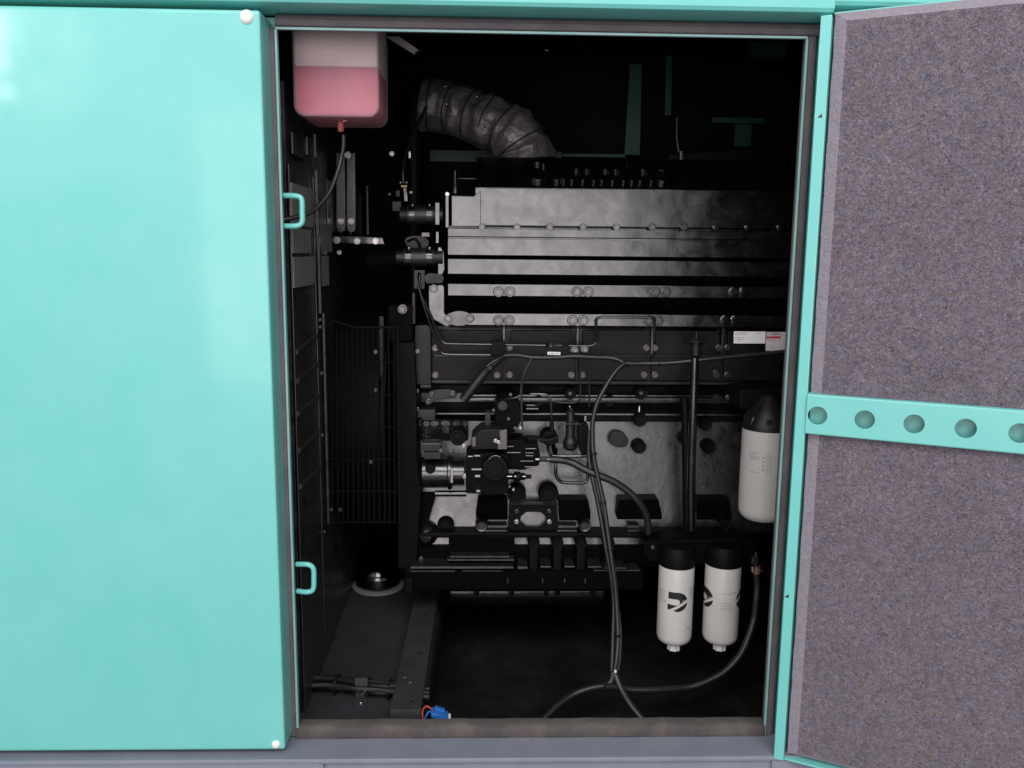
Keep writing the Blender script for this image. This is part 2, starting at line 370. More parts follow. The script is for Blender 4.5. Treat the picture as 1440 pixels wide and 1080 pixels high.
# inside lining
YB = 1.32
b = MB(); b.box((-1.34, YB, -0.185), (1.24, YB+0.04, 1.7)).build('back_lining', LINING, canopy)
b = MB(); b.box((-1.35, 0.055, -0.185), (-1.31, YB, 1.7)).build('end_lining', LINING, canopy)
b = MB(); b.box((1.21, 0.035, -0.185), (1.25, YB, 1.7)).build('end_lining', LINING, canopy)
b = MB(); b.box((-1.31, FY+0.03, 1.62), (1.21, YB, 1.66)).build('roof_lining', LINING, canopy)
b = MB(); b.box((0.515, 0.032, -0.185), (1.2, 0.06, 1.615)).build('front_lining', LINING, canopy)
b = MB(); b.box((-1.3, 0.052, -0.01), (-0.50, 0.06, 1.615)).build('front_lining', LINING, canopy)
b = MB(); b.box((-1.3, 0.002, 1.405), (1.2, 0.03, 1.615)).build('front_lining', LINING, canopy)
# opposite door frame in the dark
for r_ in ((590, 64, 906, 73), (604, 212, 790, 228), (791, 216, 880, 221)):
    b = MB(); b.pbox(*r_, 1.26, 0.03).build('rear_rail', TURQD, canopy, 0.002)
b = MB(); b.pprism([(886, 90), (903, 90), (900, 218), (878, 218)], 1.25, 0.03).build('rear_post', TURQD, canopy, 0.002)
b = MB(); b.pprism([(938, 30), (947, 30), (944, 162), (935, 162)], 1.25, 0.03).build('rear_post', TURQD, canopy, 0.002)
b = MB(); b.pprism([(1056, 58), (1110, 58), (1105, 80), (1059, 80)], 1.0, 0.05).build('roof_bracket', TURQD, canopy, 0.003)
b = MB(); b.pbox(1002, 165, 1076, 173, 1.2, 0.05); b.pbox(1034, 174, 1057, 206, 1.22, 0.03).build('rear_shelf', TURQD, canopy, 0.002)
b = MB()
for i in range(24):
    x = 590+i*13.2; b.pprism([(x, 65), (x+6.6, 62.5+random.uniform(-1, 1)), (x+13.2, 65), (x+13.2, 67), (x, 67)], 1.245, 0.01)
b.build('felt_fringe', LINING, canopy)['kind'] = 'stuff'
bolt(769, 68, 4, 1.2, canopy, BOLT_Z)
# floor inside and a rail across it
def at_z(px, py, z):
    d = P(px, py, 1.0)-CAM; return CAM+d*((z-CAM.z)/d.z)
BX = at_z(600, 960, 0.0).x
fl = MB()
fl.box((-1.30, 0.024, -0.060), (BX, 1.315, -0.022)).build('bay_floor', FLOORM, canopy)
b = MB(); b.box((BX+0.007, 0.0, -0.185), (1.20, 1.315, -0.165)).build('belly_pan', PANM, canopy)
b = MB(); b.box((BX+0.001, 0.0, -0.162), (BX+0.006, 1.31, -0.023)).build('bay_side', LINING, canopy)
b = MB(); q = [Vector((BX-0.068, 0.03, -0.021)), Vector((BX-0.002, 0.03, -0.021)), Vector((BX-0.002, 1.1, -0.021)), Vector((BX-0.068, 1.1, -0.021))]
b.add(q+[v+Vector((0, 0, 0.034)) for v in q], [(0,1,2,3),(4,5,6,7),(0,1,5,4),(1,2,6,5),(2,3,7,6),(3,0,4,7)]).build('floor_rail', FLOORM, canopy, 0.003)
for (x, y) in ((600, 865), (590, 919), (579, 987)): 
    v = P(x, y, 0.1); d = (v-CAM); t = (0.0135-CAM.z)/d.z; v = CAM+d*t
    o = link('bolt', BOLT_Z, v, canopy); o.scale = (0.004,)*3; o.rotation_euler = (R(90), 0, 0)

# ================================================================== BASE FRAME
base = thing('base_frame', 'slate grey steel skid base under the canopy with a recessed fork pocket', 'base frame', (0, 0, -0.2))
b = MB(); b.box((-1.5, -0.104, -0.024), (1.4, 0.02, -0.0135)).build('top_flange', BASEM, base, 0.003)
b = MB(); b.box((-1.5, -0.095, -0.1995), (1.4, -0.086, -0.0245)).build('front_web', BASEM, base)
xl = P(447, 1070, -0.1).x; xr = P(1085, 1070, -0.1).x
for (a, c_) in ((-1.5, xl+0.01), (xr, 1.4)):
    b = MB(); b.box((a, -0.1025, -0.1995), (c_, -0.0955, -0.0245)).build('side_plate', BASEM, base, 0.002)
b = MB(); b.box((xl+0.004, -0.1035, -0.19), (xl+0.011, -0.1028, -0.0245)).build('weld_bead', BASEM, base)

# ================================================================== CLOSED DOOR
door = thing('enclosure_door', 'closed glossy turquoise door panel with white caps at its right corners', 'door', (-0.75, FY, -0.002), 'doors of the generator canopy')
b = MB(); b.box((-1.30, FY, -0.002), (-0.494, -0.008, 1.3835)).build('panel', TURQ, door, 0.007, 4)
def dome_cap(px, py, rp):
    v = P(px, py, FY); k = rp*S(FY)
    c_ = MB(); c_.lathe([(0, -0.62), (0.35, -0.58), (0.68, -0.44), (0.9, -0.2), (1.0, 0.0), (1.0, 0.1), (0, 0.1)], (0, 0, 0), 'Y', 24)
    c_.v = [q*k+v for q in c_.v]; return c_.build('bolt_cap', CAP, door)
dome_cap(347, 24, 9.5); dome_cap(388, 1047, 6.8)
# latch keepers on the post
def keeper(pts, label):
    t = MB(); t.ptube(pts, 0.0053, n=12, sub=5)
    c0 = P(pts[0][0], pts[0][1], -0.02); 
    o = t.build('latch_keeper', TURQ); tag(o, label, 'latch keeper', 'latch keepers on the post'); return o
keeper([(397, 275, -0.015), (414, 275.5, -0.02), (421, 277, -0.02), (424.5, 282, -0.02), (425, 298, -0.02), (425, 311, -0.02), (421, 316.5, -0.02), (413, 318, -0.02), (398, 318, -0.015)], 'upper turquoise U shaped latch keeper on the edge of the post under the pink tank')
keeper([(417, 793.5, -0.015), (430, 793.5, -0.02), (437, 795.5, -0.02), (441, 801, -0.02), (441.5, 814, -0.02), (441, 826, -0.02), (438, 831, -0.02), (430, 832.5, -0.02), (418, 831, -0.015)], 'lower turquoise U shaped latch keeper on the post near the floor')

# ================================================================== OPEN DOOR
TH = R(27); HX, HY = 0.4944, -0.112
odoor = thing('enclosure_door', 'open turquoise door swung out at the right, lined with mauve grey felt', 'door', (HX+0.4*math.cos(TH), HY-0.4*math.sin(TH), -0.019), 'doors of the generator canopy')
def D(u, wd, z): return Vector((HX+u*math.cos(TH)-wd*math.sin(TH), HY-u*math.sin(TH)-wd*math.cos(TH), z))
def dbox(mb, u0, w0, z0, u1, w1, z1):
    return mb.add([D(u0,w0,z0),D(u1,w0,z0),D(u1,w1,z0),D(u0,w1,z0),D(u0,w0,z1),D(u1,w0,z1),D(u1,w1,z1),D(u0,w1,z1)],
                  [(0,3,2,1),(4,5,6,7),(0,1,5,4),(1,2,6,5),(2,3,7,6),(3,0,4,7)])
DW = 0.80
dz0, dz1 = -0.0190, 1.396
b = MB(); dbox(b, -0.019, -0.060, dz0, DW, -0.056, 1.3875).build('door_skin', TURQ, odoor)
b = MB(); dbox(b, -0.019, -0.0555, dz0, 0.0, 0.0, 1.3875).build('hinge_flange', TURQ, odoor, 0.002)
b = MB(); dbox(b, 0.0005, -0.0555, dz0, DW, -0.006, dz0+0.004).build('bottom_flange', TURQ, odoor)
b = MB(); dbox(b, 0.0005, -0.0555, dz1-0.001, DW, -0.03, dz1+0.002).build('top_flange', TURQ, odoor)
def felt(z0, z1, top_edge, bot_edge, u0):
    # displaced front sheet with a pressed bevel along the hinge side and the outer edge
    nu, nz = 90, 80; ue = 0.020
    e = MB(); fw_ = -0.010; bk = -0.050
    zz1 = z1-(0.016 if top_edge else 0); zz0 = z0+(0.012 if bot_edge else 0)
    us = u0+ue
    # front
    import mathutils.noise as nz_
    f_ = MB(); vs = []; 
    for j in range(nz+1):
        for i in range(nu+1):
            u = us+(DW-0.02-us)*i/nu; z = zz0+(zz1-zz0)*j/nz
            edge = 0 if (i in (0, nu) or j in (0, nz)) else 1
            k = nz_.noise(Vector((u*7, 3, z*7)))*0.0020+nz_.noise(Vector((u*60, 9, z*60)))*0.0007
            vs.append(D(u, fw_+edge*k, z))
    fs = [(j*(nu+1)+i, j*(nu+1)+i+1, (j+1)*(nu+1)+i+1, (j+1)*(nu+1)+i) for j in range(nz) for i in range(nu)]
    f_.add(vs, fs); o = f_.build('felt_panel', FELT, odoor, angle=180)
    m_ = 40
    def strip(pa, pb):
        s_ = MB(); vs_ = []
        for i in range(m_+1):
            t = i/m_; wob = 0.0005*math.sin(i*0.9+z0)+0.0003*math.sin(i*2.3)
            a, b2 = pa(t), pb(t)
            vs_ += [a+Vector((wob, 0, 0)), b2]
        s_.add(vs_, [(2*i, 2*i+1, 2*i+3, 2*i+2) for i in range(m_)]).build('felt_edge', FELTE, odoor, angle=180)
    strip(lambda t: D(u0, fw_-0.007, z0+(z1-z0)*t), lambda t: D(us, fw_, zz0+(zz1-zz0)*t))
    strip(lambda t: D(u0, bk, z0+(z1-z0)*t), lambda t: D(u0, fw_-0.007, z0+(z1-z0)*t))
    if top_edge:
        strip(lambda t: D(u0+(DW-u0)*t, fw_-0.010, z1), lambda t: D(us+(DW-0.02-us)*t, fw_, zz1))
    if bot_edge:
        strip(lambda t: D(u0+(DW-u0)*t, fw_-0.010, z0), lambda t: D(us+(DW-0.02-us)*t, fw_, zz0))
felt(0.704, 1.3934, True, False, 0.0035)
felt(dz0+0.008, 0.6596, False, True, 0.0045)
# crossbar sheet with round holes
def crossbar():
    z0, z1 = 0.6500, 0.7194; cz = (z0+z1)/2+0.0035; n = 32
    s_ = MB(); u = 0.0; step = 0.0
    cu = []
    for px, py in ((1150, 583), (1217, 590), (1287, 597), (1358, 602), (1434, 608)):
        d = FWD+RT*((px-720)/F)-UP*((py-540)/F); nrm = Vector((math.sin(TH), math.cos(TH), 0))
        t = (Vector((HX, HY, 0))-CAM).dot(nrm)/d.dot(nrm); q = CAM+d*t
        cu.append(((q-Vector((HX, HY, 0))).dot(Vector((math.cos(TH), -math.sin(TH), 0))), q.z))
    st = (cu[-1][0]-cu[0][0])/4
    cs = [cu[0][0]+st*i for i in range(8)]; zc = sum(c[1] for c in cu)/5
    r = 0.0170; bm_ = MB(); w1 = 0.004
    for i, c_ in enumerate(cs):
        a = 0.0005 if i == 0 else (cs[i-1]+c_)/2; e = (c_+cs[i+1])/2 if i < 7 else DW
        if e > DW: e = DW
        if c_+r > e: break
        ring = []; out = []
        for k in range(n):
            t = 2*math.pi*k/n; x, y = math.cos(t), math.sin(t)
            ring.append((c_+r*x, zc+r*y))
            sx = (e-c_)/x if x > 1e-9 else ((a-c_)/x if x < -1e-9 else 1e9); sy = (z1-zc)/y if y > 1e-9 else ((z0-zc)/y if y < -1e-9 else 1e9)
            q = min(sx, sy); out.append((c_+q*x, zc+q*y))
        base_ = len(bm_.v)
        vs = [D(u_, w1, z_) for u_, z_ in out]+[D(u_, w1, z_) for u_, z_ in ring]+[D(u_, w1-0.0025, z_) for u_, z_ in ring]
        fs = [(k, (k+1) % n, (k+1) % n+n, k+n) for k in range(n)]+[(k+n, (k+1) % n+n, (k+1) % n+2*n, k+2*n) for k in range(n)]
        for (cx_, cz_) in ((a, z0), (a, z1), (e, z0), (e, z1)):
            best = None
            for k in range(n):
                p_, q_ = out[k], out[(k+1) % n]
                if abs(p_[0]-cx_) < 1e-6 and abs(q_[1]-cz_) < 1e-6 or abs(q_[0]-cx_) < 1e-6 and abs(p_[1]-cz_) < 1e-6: best = k
            if best is not None:
                vs.append(D(cx_, w1, cz_)); fs.append((best, len(vs)-1, (best+1) % n))
        bm_.add(vs, fs)
    bk_ = MB(); dbox(bk_, 0.004, -0.030, 0.6525, DW-0.01, -0.027, 0.7170).build('added_hole_brightener', TURQ, odoor)  # strip added close behind the holes to make them read lighter
    # folded flanges top and bottom
    bm_.add([D(u_, w_, z_) for w_, z_ in ((w1, z1), (w1-0.0006, z1+0.0018), (w1-0.0025, z1+0.0028), (-0.05, z1+0.003)) for u_ in (0.0005, DW)], [(0, 1, 3, 2), (2, 3, 5, 4), (4, 5, 7, 6)])
    bm_.add([D(u_, w_, z_) for w_, z_ in ((w1, z0), (w1-0.0006, z0-0.0018), (w1-0.0025, z0-0.0028), (-0.05, z0-0.003)) for u_ in (0.0005, DW)], [(0, 1, 3, 2), (2, 3, 5, 4), (4, 5, 7, 6)])
    o = bm_.build('crossbar', TURQ, odoor)
    b_ = MB()
    for i in range(7):
        z = z1-0.006-i*0.004-random.uniform(0, 0.002); v = D(0.0008+random.uniform(-0.0008, 0.0008), 0.003, z); b_.lathe([(0, 0.002), (0.0016, 0.001), (0.0022, 0), (0.0016, -0.001), (0, -0.002)], v, 'Z', 8)
    b_.build('weld_bead', TURQ, odoor)
crossbar()
for py, px in ((163, 1153), (838, 1106.5)):        # small dark drain notches on the hinge flange
    d = FWD+RT*((px-720)/F)-UP*((py-540)/F); nrm = Vector((math.sin(TH), math.cos(TH), 0)); t = (Vector((HX, HY, 0))-CAM).dot(nrm)/d.dot(nrm); q = CAM+d*t
    u = (q-Vector((HX, HY, 0))).dot(Vector((math.cos(TH), -math.sin(TH), 0))); z = q.z
    b = MB(); b.add([D(u-0.004, 0.0006, z-0.003), D(u+0.004, 0.0006, z-0.003), D(u+0.003, 0.0006, z+0.004), D(u-0.004, -0.001, z-0.003), D(u+0.004, -0.001, z-0.003), D(u+0.003, -0.001, z+0.004)], [(0,1,2),(3,5,4),(0,1,4,3),(1,2,5,4),(2,0,3,5)]).build('drain_notch', INK, odoor)

# ================================================================== ENGINE
eng = thing('diesel_engine', 'large gloss black diesel engine standing inside the canopy behind the open doorway', 'engine', (0.15, 0.8, -0.02))
def zY(py, Y, px=800): return P(px, py, Y).z
xe0 = P(630, 350, 0.46).x; xe1 = 1.02
# ---- top cover with the chamfer that carries the raised name
b = MB()
pf = [(0.66, zY(222, 0.63)), (0.63, zY(222, 0.63)), (0.462, zY(265, 0.462)), (0.460, zY(318.6, 0.460)), (0.66, zY(318.6, 0.460))]
b.xprof(pf, P(668, 290, 0.46).x, xe1)
cover = b.build('top_cover', BLACK, eng, 0.003, 2)
b = MB(); b.pprism([(635, 275), (666, 276), (676, 267.5), (676, 318.3), (635, 318.3)], 0.4585, 0.03).build('cover_end', BLACK, cover, 0.002)
# raised lettering on the chamfer
fc = bpy.data.curves.new('lettering', 'FONT'); fc.body = 'Cummins'; fc.size = 0.13; fc.extrude = 0.004; fc.resolution_u = 3; fc.bevel_depth = 0.0008
fo = bpy.data.objects.new('lettering_curve', fc); COL.objects.link(fo)
bpy.context.view_layer.update()
dg = bpy.context.evaluated_depsgraph_get(); fm = bpy.data.meshes.new_from_object(fo.evaluated_get(dg))
bpy.data.objects.remove(fo)
xs = [v.co.x for v in fm.vertices]; ys = [v.co.y for v in fm.vertices]
tl = P(735, 258, 0.5); tr_ = P(940, 258, 0.5); sx = (tr_.x-tl.x)/(max(xs)-min(xs))
pb = Vector((0, 0.462, zY(265, 0.462))); pt = Vector((0, 0.63, zY(222, 0.63))); sl = (pt-pb); L = sl.length; sl.normalize()
nr = Vector((0, -sl.z, sl.y)); sy = L*0.66/(max(ys)-min(ys))
for v in fm.vertices:
    q = pb+sl*(L*0.17+(v.co.y-min(ys))*sy)+nr*(v.co.z+0.0035); v.co = Vector((tl.x+(v.co.x-min(xs))*sx, q.y, q.z))
c_ = sum((v.co for v in fm.vertices), Vector())/len(fm.vertices)
for v in fm.vertices: v.co -= c_
fm.materials.clear(); fm.materials.append(BLACK); link('raised_lettering', fm, c_, cover)
for px in (678, 727, 773, 820, 867, 917, 962, 1007, 1052, 1097):
    o = bolt(px, 319.5, 5.0, 0.454, cover, BOLT_B)
# ---- aftercooler / manifold body: stacked ribs
b = MB(); A = []
def add(py, Y): A.append((Y, zY(py, Y)))
add(319.6, 0.470); add(322.6, 0.470); add(323, 0.452); add(334, 0.451); add(334.4, 0.456); add(336.4, 0.456); add(336.8, 0.449); add(360, 0.447)
add(361, 0.452); add(365.4, 0.478); add(365.8, 0.449); add(386.6, 0.447); add(388, 0.452); add(400.6, 0.505); add(400.8, 0.453); add(417, 0.451)
add(418.4, 0.458); add(441.4, 0.545); add(441.7, 0.456); add(458, 0.454); add(459, 0.458); add(464, 0.545)
A += [(0.70, A[-1][1]), (0.70, A[0][1])]
b.xprof(A, xe0, xe1); body = b.build('manifold_housing', BLACK, eng, 0.0014, 2, angle=25)
for yy, Y, r_ in ((410.5, 0.4515, 7.6), (450.5, 0.4545, 7.6)):
    xs_ = (701, 717, 811, 827, 921, 936, 1032, 1046) if yy < 430 else (701, 716, 805, 820, 912, 925, 1020, 1034)
    for px in xs_: bolt(px, yy, r_, Y, body)
# end flange, left edge of the cover
b = MB(); b.pbox(626.5, 270, 631, 320, 0.452, 0.2).build('end_flange', BLACK, eng, 0.001)
b = MB(); b.pbox(612, 285, 618, 316, 0.45, 0.1).build('pipe_flange', BLACK, eng, 0.001)
b = MB(); b.pbox(613, 326, 617, 342, 0.45, 0.1).build('pipe_flange', BLACK, eng, 0.001)
b = MB(); b.pprism([(616, 348), (620, 348), (624, 356), (625, 378), (622, 386), (616, 386)], 0.45, 0.1).build('pipe_flange', BLACK, eng, 0.001)
bolt(629, 273, 3, 0.45, eng, BOLT_Z)
# vent fitting on the corner of the cover
b = MB(); b.lathe([(0, 0.055), (0.003, 0.055), (0.0035, 0.03), (0.006, 0.018), (0.008, 0.012), (0.008, 0), (0, 0)], P(640, 272, 0.5), n=14).build('vent_fitting', DULLST, eng)
b = MB(); b.cyl(P(644, 251, 0.56), P(680, 251.5, 0.56), 0.002).build('lifting_rod', DULLST, eng)
# ---- elbow plate and diamond flange
b = MB(); b.pprism([(602.5, 401), (622, 400), (625, 404), (625, 440), (640, 457), (628, 460), (610, 450), (602.5, 436)], 0.458, 0.05)
elbow = b.build('elbow_casting', BLACK, eng, 0.003); bolt(610, 405.5, 6, 0.457, elbow)
b = MB(); b.pprism(chaikin([(622, 448), (632, 440), (646, 436.5), (660, 440), (670, 448), (660, 456), (646, 459.5), (632, 456)]), 0.444, 0.03)
dia = b.build('diamond_flange', CAST, eng, 0.0015)
for px in (630.5, 661): bolt(px, 447.5, 5.5, 0.4435, dia)
# ---- cam follower covers: one per cylinder
b = MB(); b.pbox(606, 460, 1120, 541, 0.525, 0.12).build('cover_rail', SATIN, eng, 0.002)
for i, (xa, xb) in enumerate(((607, 708), (711.5, 809.5), (814, 912), (916, 1014), (1018, 1116))):
    b = MB(); b.pprism(rrect(xa+6, 465.5, xb-2, 499, 3), 0.500, 0.03, 0.512); cv = b.build('side_cover', SATIN, eng, 0.002)
    b = MB(); b.pprism(rrect(xa, 503, xb, 535, 3), 0.499, 0.03, 0.511).build('lower_face', SATIN, cv, 0.002)
    b = MB(); b.pbox(xa+3, 498, xb-3, 504, 0.516, 0.02).build('cover_gasket', SATIN, cv)
    for (dx, y) in ((5, 489.5), (95, 489.5), (5, 527.5), (92, 527.5)): bolt(xa+dx, y, 5, 0.5025 if y < 500 else 0.508, cv, BOLT_D)
for px in (708.5, 812, 917, 1016):
    b = MB(); b.pbox(px-1, 459, px+1, 497, 0.497, 0.02).build('divider_bar', DULLST, eng)
b = MB(); b.pbox(604, 536.4, 1060, 539.4, 0.505, 0.03).build('cover_ledge', SATIN, eng, 0.001)
# ---- crankcase
b = MB(); zt = zY(541, 0.56); zb = zY(751, 0.53); zm = zY(583, 0.56)
b.xprof([(0.55, zt), (0.605, zY(553, 0.605)), (0.605, zY(566, 0.605)), (0.560, zY(580, 0.560)), (0.556, zY(581.4, 0.556)), (0.555, zY(584.2, 0.555)), (0.592, zY(592, 0.592)), (0.587, zY(604, 0.587)), (0.540, zb), (1.05, zb), (1.05, zt)], P(586, 650, 0.56).x, 1.02)
blk = b.build('crankcase', CAST, eng, 0.002, 2, angle=50)
b = MB(); b.pprism([(654, 555), (1004, 556), (1004, 558.6), (653, 558.2)], 0.532, 0.03).build('oil_gallery', BLACK, eng, 0.001)
b = MB(); b.pprism([(652, 559.6), (1004, 560), (1004, 566), (650, 565)], 0.528, 0.03).build('oil_gallery', BLACK, eng, 0.002)
for y_ in (570, 575): MB().cyl(P(740, y_, 0.54), P(757, y_, 0.54), 2*S(0.55)).build('short_pipe', DULLST, eng)
def plug(px, py, rp, Y, d=0.03, name='core_plug', m=None):
    c = P(px, py, Y); k = rp*S(Y); q = MB()
    q.lathe([(0, -0.2*k), (0.55*k, -0.2*k), (0.62*k, -0.32*k), (0.9*k, -0.36*k), (1.0*k, -0.2*k), (1.0*k, d), (0, d)], c, 'Y', 28)
    return q.build(name, m or MATTE, eng)
for a in ((801.7, 553.5, 8.5, 0.53), (757, 563, 8, 0.535), (856.5, 563, 8.5, 0.535), (901.6, 553, 9, 0.53)): 
    p_ = plug(*a); 
    if a[1] < 560: bolt(a[0], a[1], 2.6, a[3]-0.004, p_, BOLT_D)
for a in ((899, 628.5, 9.8, 0.55), (997, 629, 10, 0.55), (900, 590, 10, 0.54), (992, 597, 9, 0.54), (963, 617, 9, 0.55), (626.7, 739, 12, 0.53)): plug(*a)
b = MB(); b.pprism(chaikin([(857, 616), (863, 606), (876, 608), (885, 618), (882, 629), (868, 630), (858, 625)]), 0.545, 0.03).build('blanking_boss', SATIN, eng, 0.004)
for px, py in ((1024, 559), (1036, 556), (1006, 524), (1022, 528)): bolt(px, py, 4, 0.5, eng, BOLT_D)
for px in (899, 801): 
    c = P(px, 576, 0.53); b = MB(); b.lathe([(0, 0.012), (0.003, 0.010), (0.005, 0), (0.005, -0.006), (0, -0.006)], c, n=14).build('bleed_nipple', ZINC, eng)
# ribs and pads low on the crankcase
def pad(pts, Y=0.505, t=0.06, name='side_pad', m=None): 
    q = MB(); return q.pprism(pts, Y, 0.08, Y+t) and q.build(name, m or MATTE, eng, 0.003)
pad([(672, 703), (714, 703), (714, 744), (684, 744), (684, 737), (670, 737), (669, 722)])
pad([(786, 703), (827, 703), (831, 722), (830, 735), (817, 737), (812, 745), (786, 745)])
pad([(871, 703), (926, 702), (931, 722), (932, 737), (905, 743), (884, 743), (869, 737), (866, 722)])
pad([(980, 703), (1026, 703), (1031, 737), (1000, 743), (980, 743)])
for (xa, xb) in ((683, 713), (785, 811), (884, 899)):
    MB().pbox(xa, 739, xb, 742, 0.50, 0.03).build('pad_rib', DULLST, eng); MB().pbox(xa-1.5, 745.5, xb, 747.5, 0.495, 0.03).build('pad_rib', DULLST, eng)
for (cx, cy) in ((677, 739), (822, 739), (1019, 739)): plug(cx, cy, 9, 0.495, name='pad_boss', m=BLACK)
b = MB(); b.pbox(583, 749.5, 1040, 755.5, 0.49, 0.12).build('pan_rail', MATTE, eng, 0.002)
b = MB(); b.pprism([(587, 700), (612, 700), (604, 728), (600, 749), (587, 749)], 0.5, 0.05, 0.53).build('front_rib', MATTE, eng, 0.004)
b = MB(); b.lathe([(0, -0.02), (0.015, -0.018), (0.027, -0.008), (0.032, 0.004), (0.032, 0.04), (0, 0.04)], P(599, 752, 0.515), 'Y', 28).build('cover_dome', BLACK, eng)
# mount bracket with the octagonal window, bosses above
b = MB()
outer = [(717, 705), (783, 705), (786, 744), (774, 752), (725, 752), (714, 744)]
octo = [(740, 720), (760, 720), (768, 727), (768, 735), (759, 742.5), (741, 742.5), (732, 735), (732, 727)]
def ring_prism(mb, out, inn, Y, d):
    """plate with a hole: both outlines resampled by angle from the hole's centre"""
    cx = sum(p[0] for p in inn)/len(inn); cy = sum(p[1] for p in inn)/len(inn); n = 48
    def cast(poly, t):
        dx, dy = math.cos(t), math.sin(t); best = None
        for i in range(len(poly)):
            (x1, y1), (x2, y2) = poly[i], poly[(i+1) % len(poly)]
            ex, ey = x2-x1, y2-y1; det = dx*-ey+dy*ex
            if abs(det) < 1e-9: continue
            k = ((x1-cx)*-ey+(y1-cy)*ex)/det; s_ = (dx*(y1-cy)-dy*(x1-cx))/det
            if k > 0 and -1e-6 <= s_ <= 1+1e-6: best = k if best is None else min(best, k)
        return (cx+dx*best, cy+dy*best)
    o = [P(*cast(out, 2*math.pi*i/n), Y) for i in range(n)]; q = [P(*cast(inn, 2*math.pi*i/n), Y) for i in range(n)]
    bk = lambda L_: [Vector((v.x, Y+d, v.z)) for v in L_]
    fs = []
    for i in range(n):
        j = (i+1) % n
        fs += [(i, j, j+n, i+n), (i+n, j+n, j+3*n, i+3*n), (i+2*n, j+2*n, j, i), (i+3*n, j+3*n, j+2*n, i+2*n)]
    mb.add(o+q+bk(o)+bk(q), fs)
ring_prism(b, outer, octo, 0.515, 0.008); mb_ = b.build('mount_bracket', MATTE, eng)
b = MB(); b.pbox(718, 705, 781, 710, 0.506, 0.008).build('bracket_bar', SATIN, mb_, 0.001)
for px in (726.5, 772.5):
    bolt(px, 734, 3.6, 0.5145, mb_, BOLT_Z); bolt(px, 719, 3.2, 0.5145, mb_, BOLT_B)
plug(771.5, 695, 14.5, 0.50, name='support_boss', m=MATTE); plug(726.7, 695, 13.5, 0.50, name='support_boss', m=MATTE)
# ---- lower rails and pan
b = MB(); b.pprism([(586, 756), (900, 756), (900, 771), (586, 771)], 0.526, 0.1, 0.519).build('pan_flange_face', CAST, eng, 0.001)
b = MB(); b.pprism([(631, 756), (724, 756), (724, 782), (631, 782)], 0.47, 0.06, 0.505).build('access_cover', MATTE, eng, 0.003)
b = MB(); b.pbox(633, 782, 716, 784, 0.465, 0.03).pbox(629, 786.5, 723, 788.5, 0.46, 0.03).build('cover_lip', DULLST, eng)
b = MB(); b.pprism([(583, 771), (920, 771), (920, 797), (583, 797)], 0.49, 0.08, 0.52).build('lower_rail', MATTE, eng, 0.002)
for q_ in ((577, 797, 722, 800), (728, 797, 742, 800.5), (760, 796.5, 775, 799), (794, 796, 808, 798.5), (827, 796.5, 846, 799), (850, 798.5, 880, 800)): MB().pbox(*q_, 0.445, 0.1).build('rail_edge', DULLST, eng, 0.0008)
b = MB(); b.pprism([(570, 803), (905, 803), (905, 829), (570, 829)], 0.45, 0.3, 0.475).build('pan_side', MATTE, eng, 0.002)
for q_ in ((577, 802.5, 640, 804), (650, 802.5, 706, 803.6), (835, 801.5, 900, 803)): MB().pbox(*q_, 0.448, 0.05).build('pan_bead', DULLST, eng)
for px in (750.5, 784, 817, 856): plug(px, 764, 8.8, 0.47, 0.06, 'stud_boss', MATTE); b = MB(); b.pbox(px-6, 770, px+6, 803, 0.462, 0.05).build('stud_rib', MATTE, eng, 0.004)
for px in (714, 763, 794, 823): 
    b = MB(); b.pbox(px-0.8, 814, px+0.8, 820, 0.445, 0.02).build('pan_clip', DULLST, eng)
for px in (670, 719, 768, 784, 834): 
    b = MB(); c = P(px, 834, 0.5); b.lathe([(0, 0.012), (0.0075, 0.012), (0.0075, 0), (0.005, -0.006), (0, -0.006)], c, n=12).build('sump_bolt', MATTE, eng)
# sump, rounded belly in the shade
b = MB(); zz = zY(829, 0.55); prs = [(0.50, zz), (0.53, zz-0.03), (0.62, zz-0.075), (0.9, zz-0.085), (1.0, zz-0.02), (1.0, zz+0.02), (0.50, zz+0.02)]
b.xprof(prs, P(632, 840, 0.52).x, P(850, 840, 0.52).x).build('sump', BLACK, eng, 0.012, 3)
# ---- front gear housing plates at the left end
b = MB(); b.pprism([(583, 458), (601, 457), (606, 462), (606, 541), (583, 541)], 0.47, 0.1, 0.483).build('gear_housing', SATIN, eng, 0.003)
bolt(587, 494, 3.5, 0.468, eng, BOLT_D)
b = MB(); b.pprism([(555, 481), (582, 481), (586, 560), (586, 640), (592, 690), (585, 800), (560, 800)], 0.44, 0.12, 0.475).build('front_housing', MATTE, eng, 0.004)
b = MB(); b.pprism([(546, 430), (579, 430), (579, 480), (546, 480)], 0.40, 0.1, 0.43); fb = b.build('front_bracket', MATTE, eng, 0.003); bolt(566, 435, 7, 0.402, fb, BOLT_D)
b = MB(); b.pbox(580, 412, 583.5, 455, 0.43, 0.02).build('bracket_edge', SATIN, eng)
ring = MB(); ring_prism(ring, [(582.5, 380), (597, 380), (597, 406), (582.5, 406)], chaikin([(587, 383), (592, 383), (593, 396), (587, 396)]), 0.44, 0.006); sb = ring.build('slotted_bracket', SATIN, eng)
b = MB(); b.pprism(chaikin([(597.5, 384), (619, 385), (624, 389), (623, 397), (618, 398.5), (610, 398), (597.5, 399)], 1), 0.441, 0.006).build('bracket_tab', SATIN, sb)
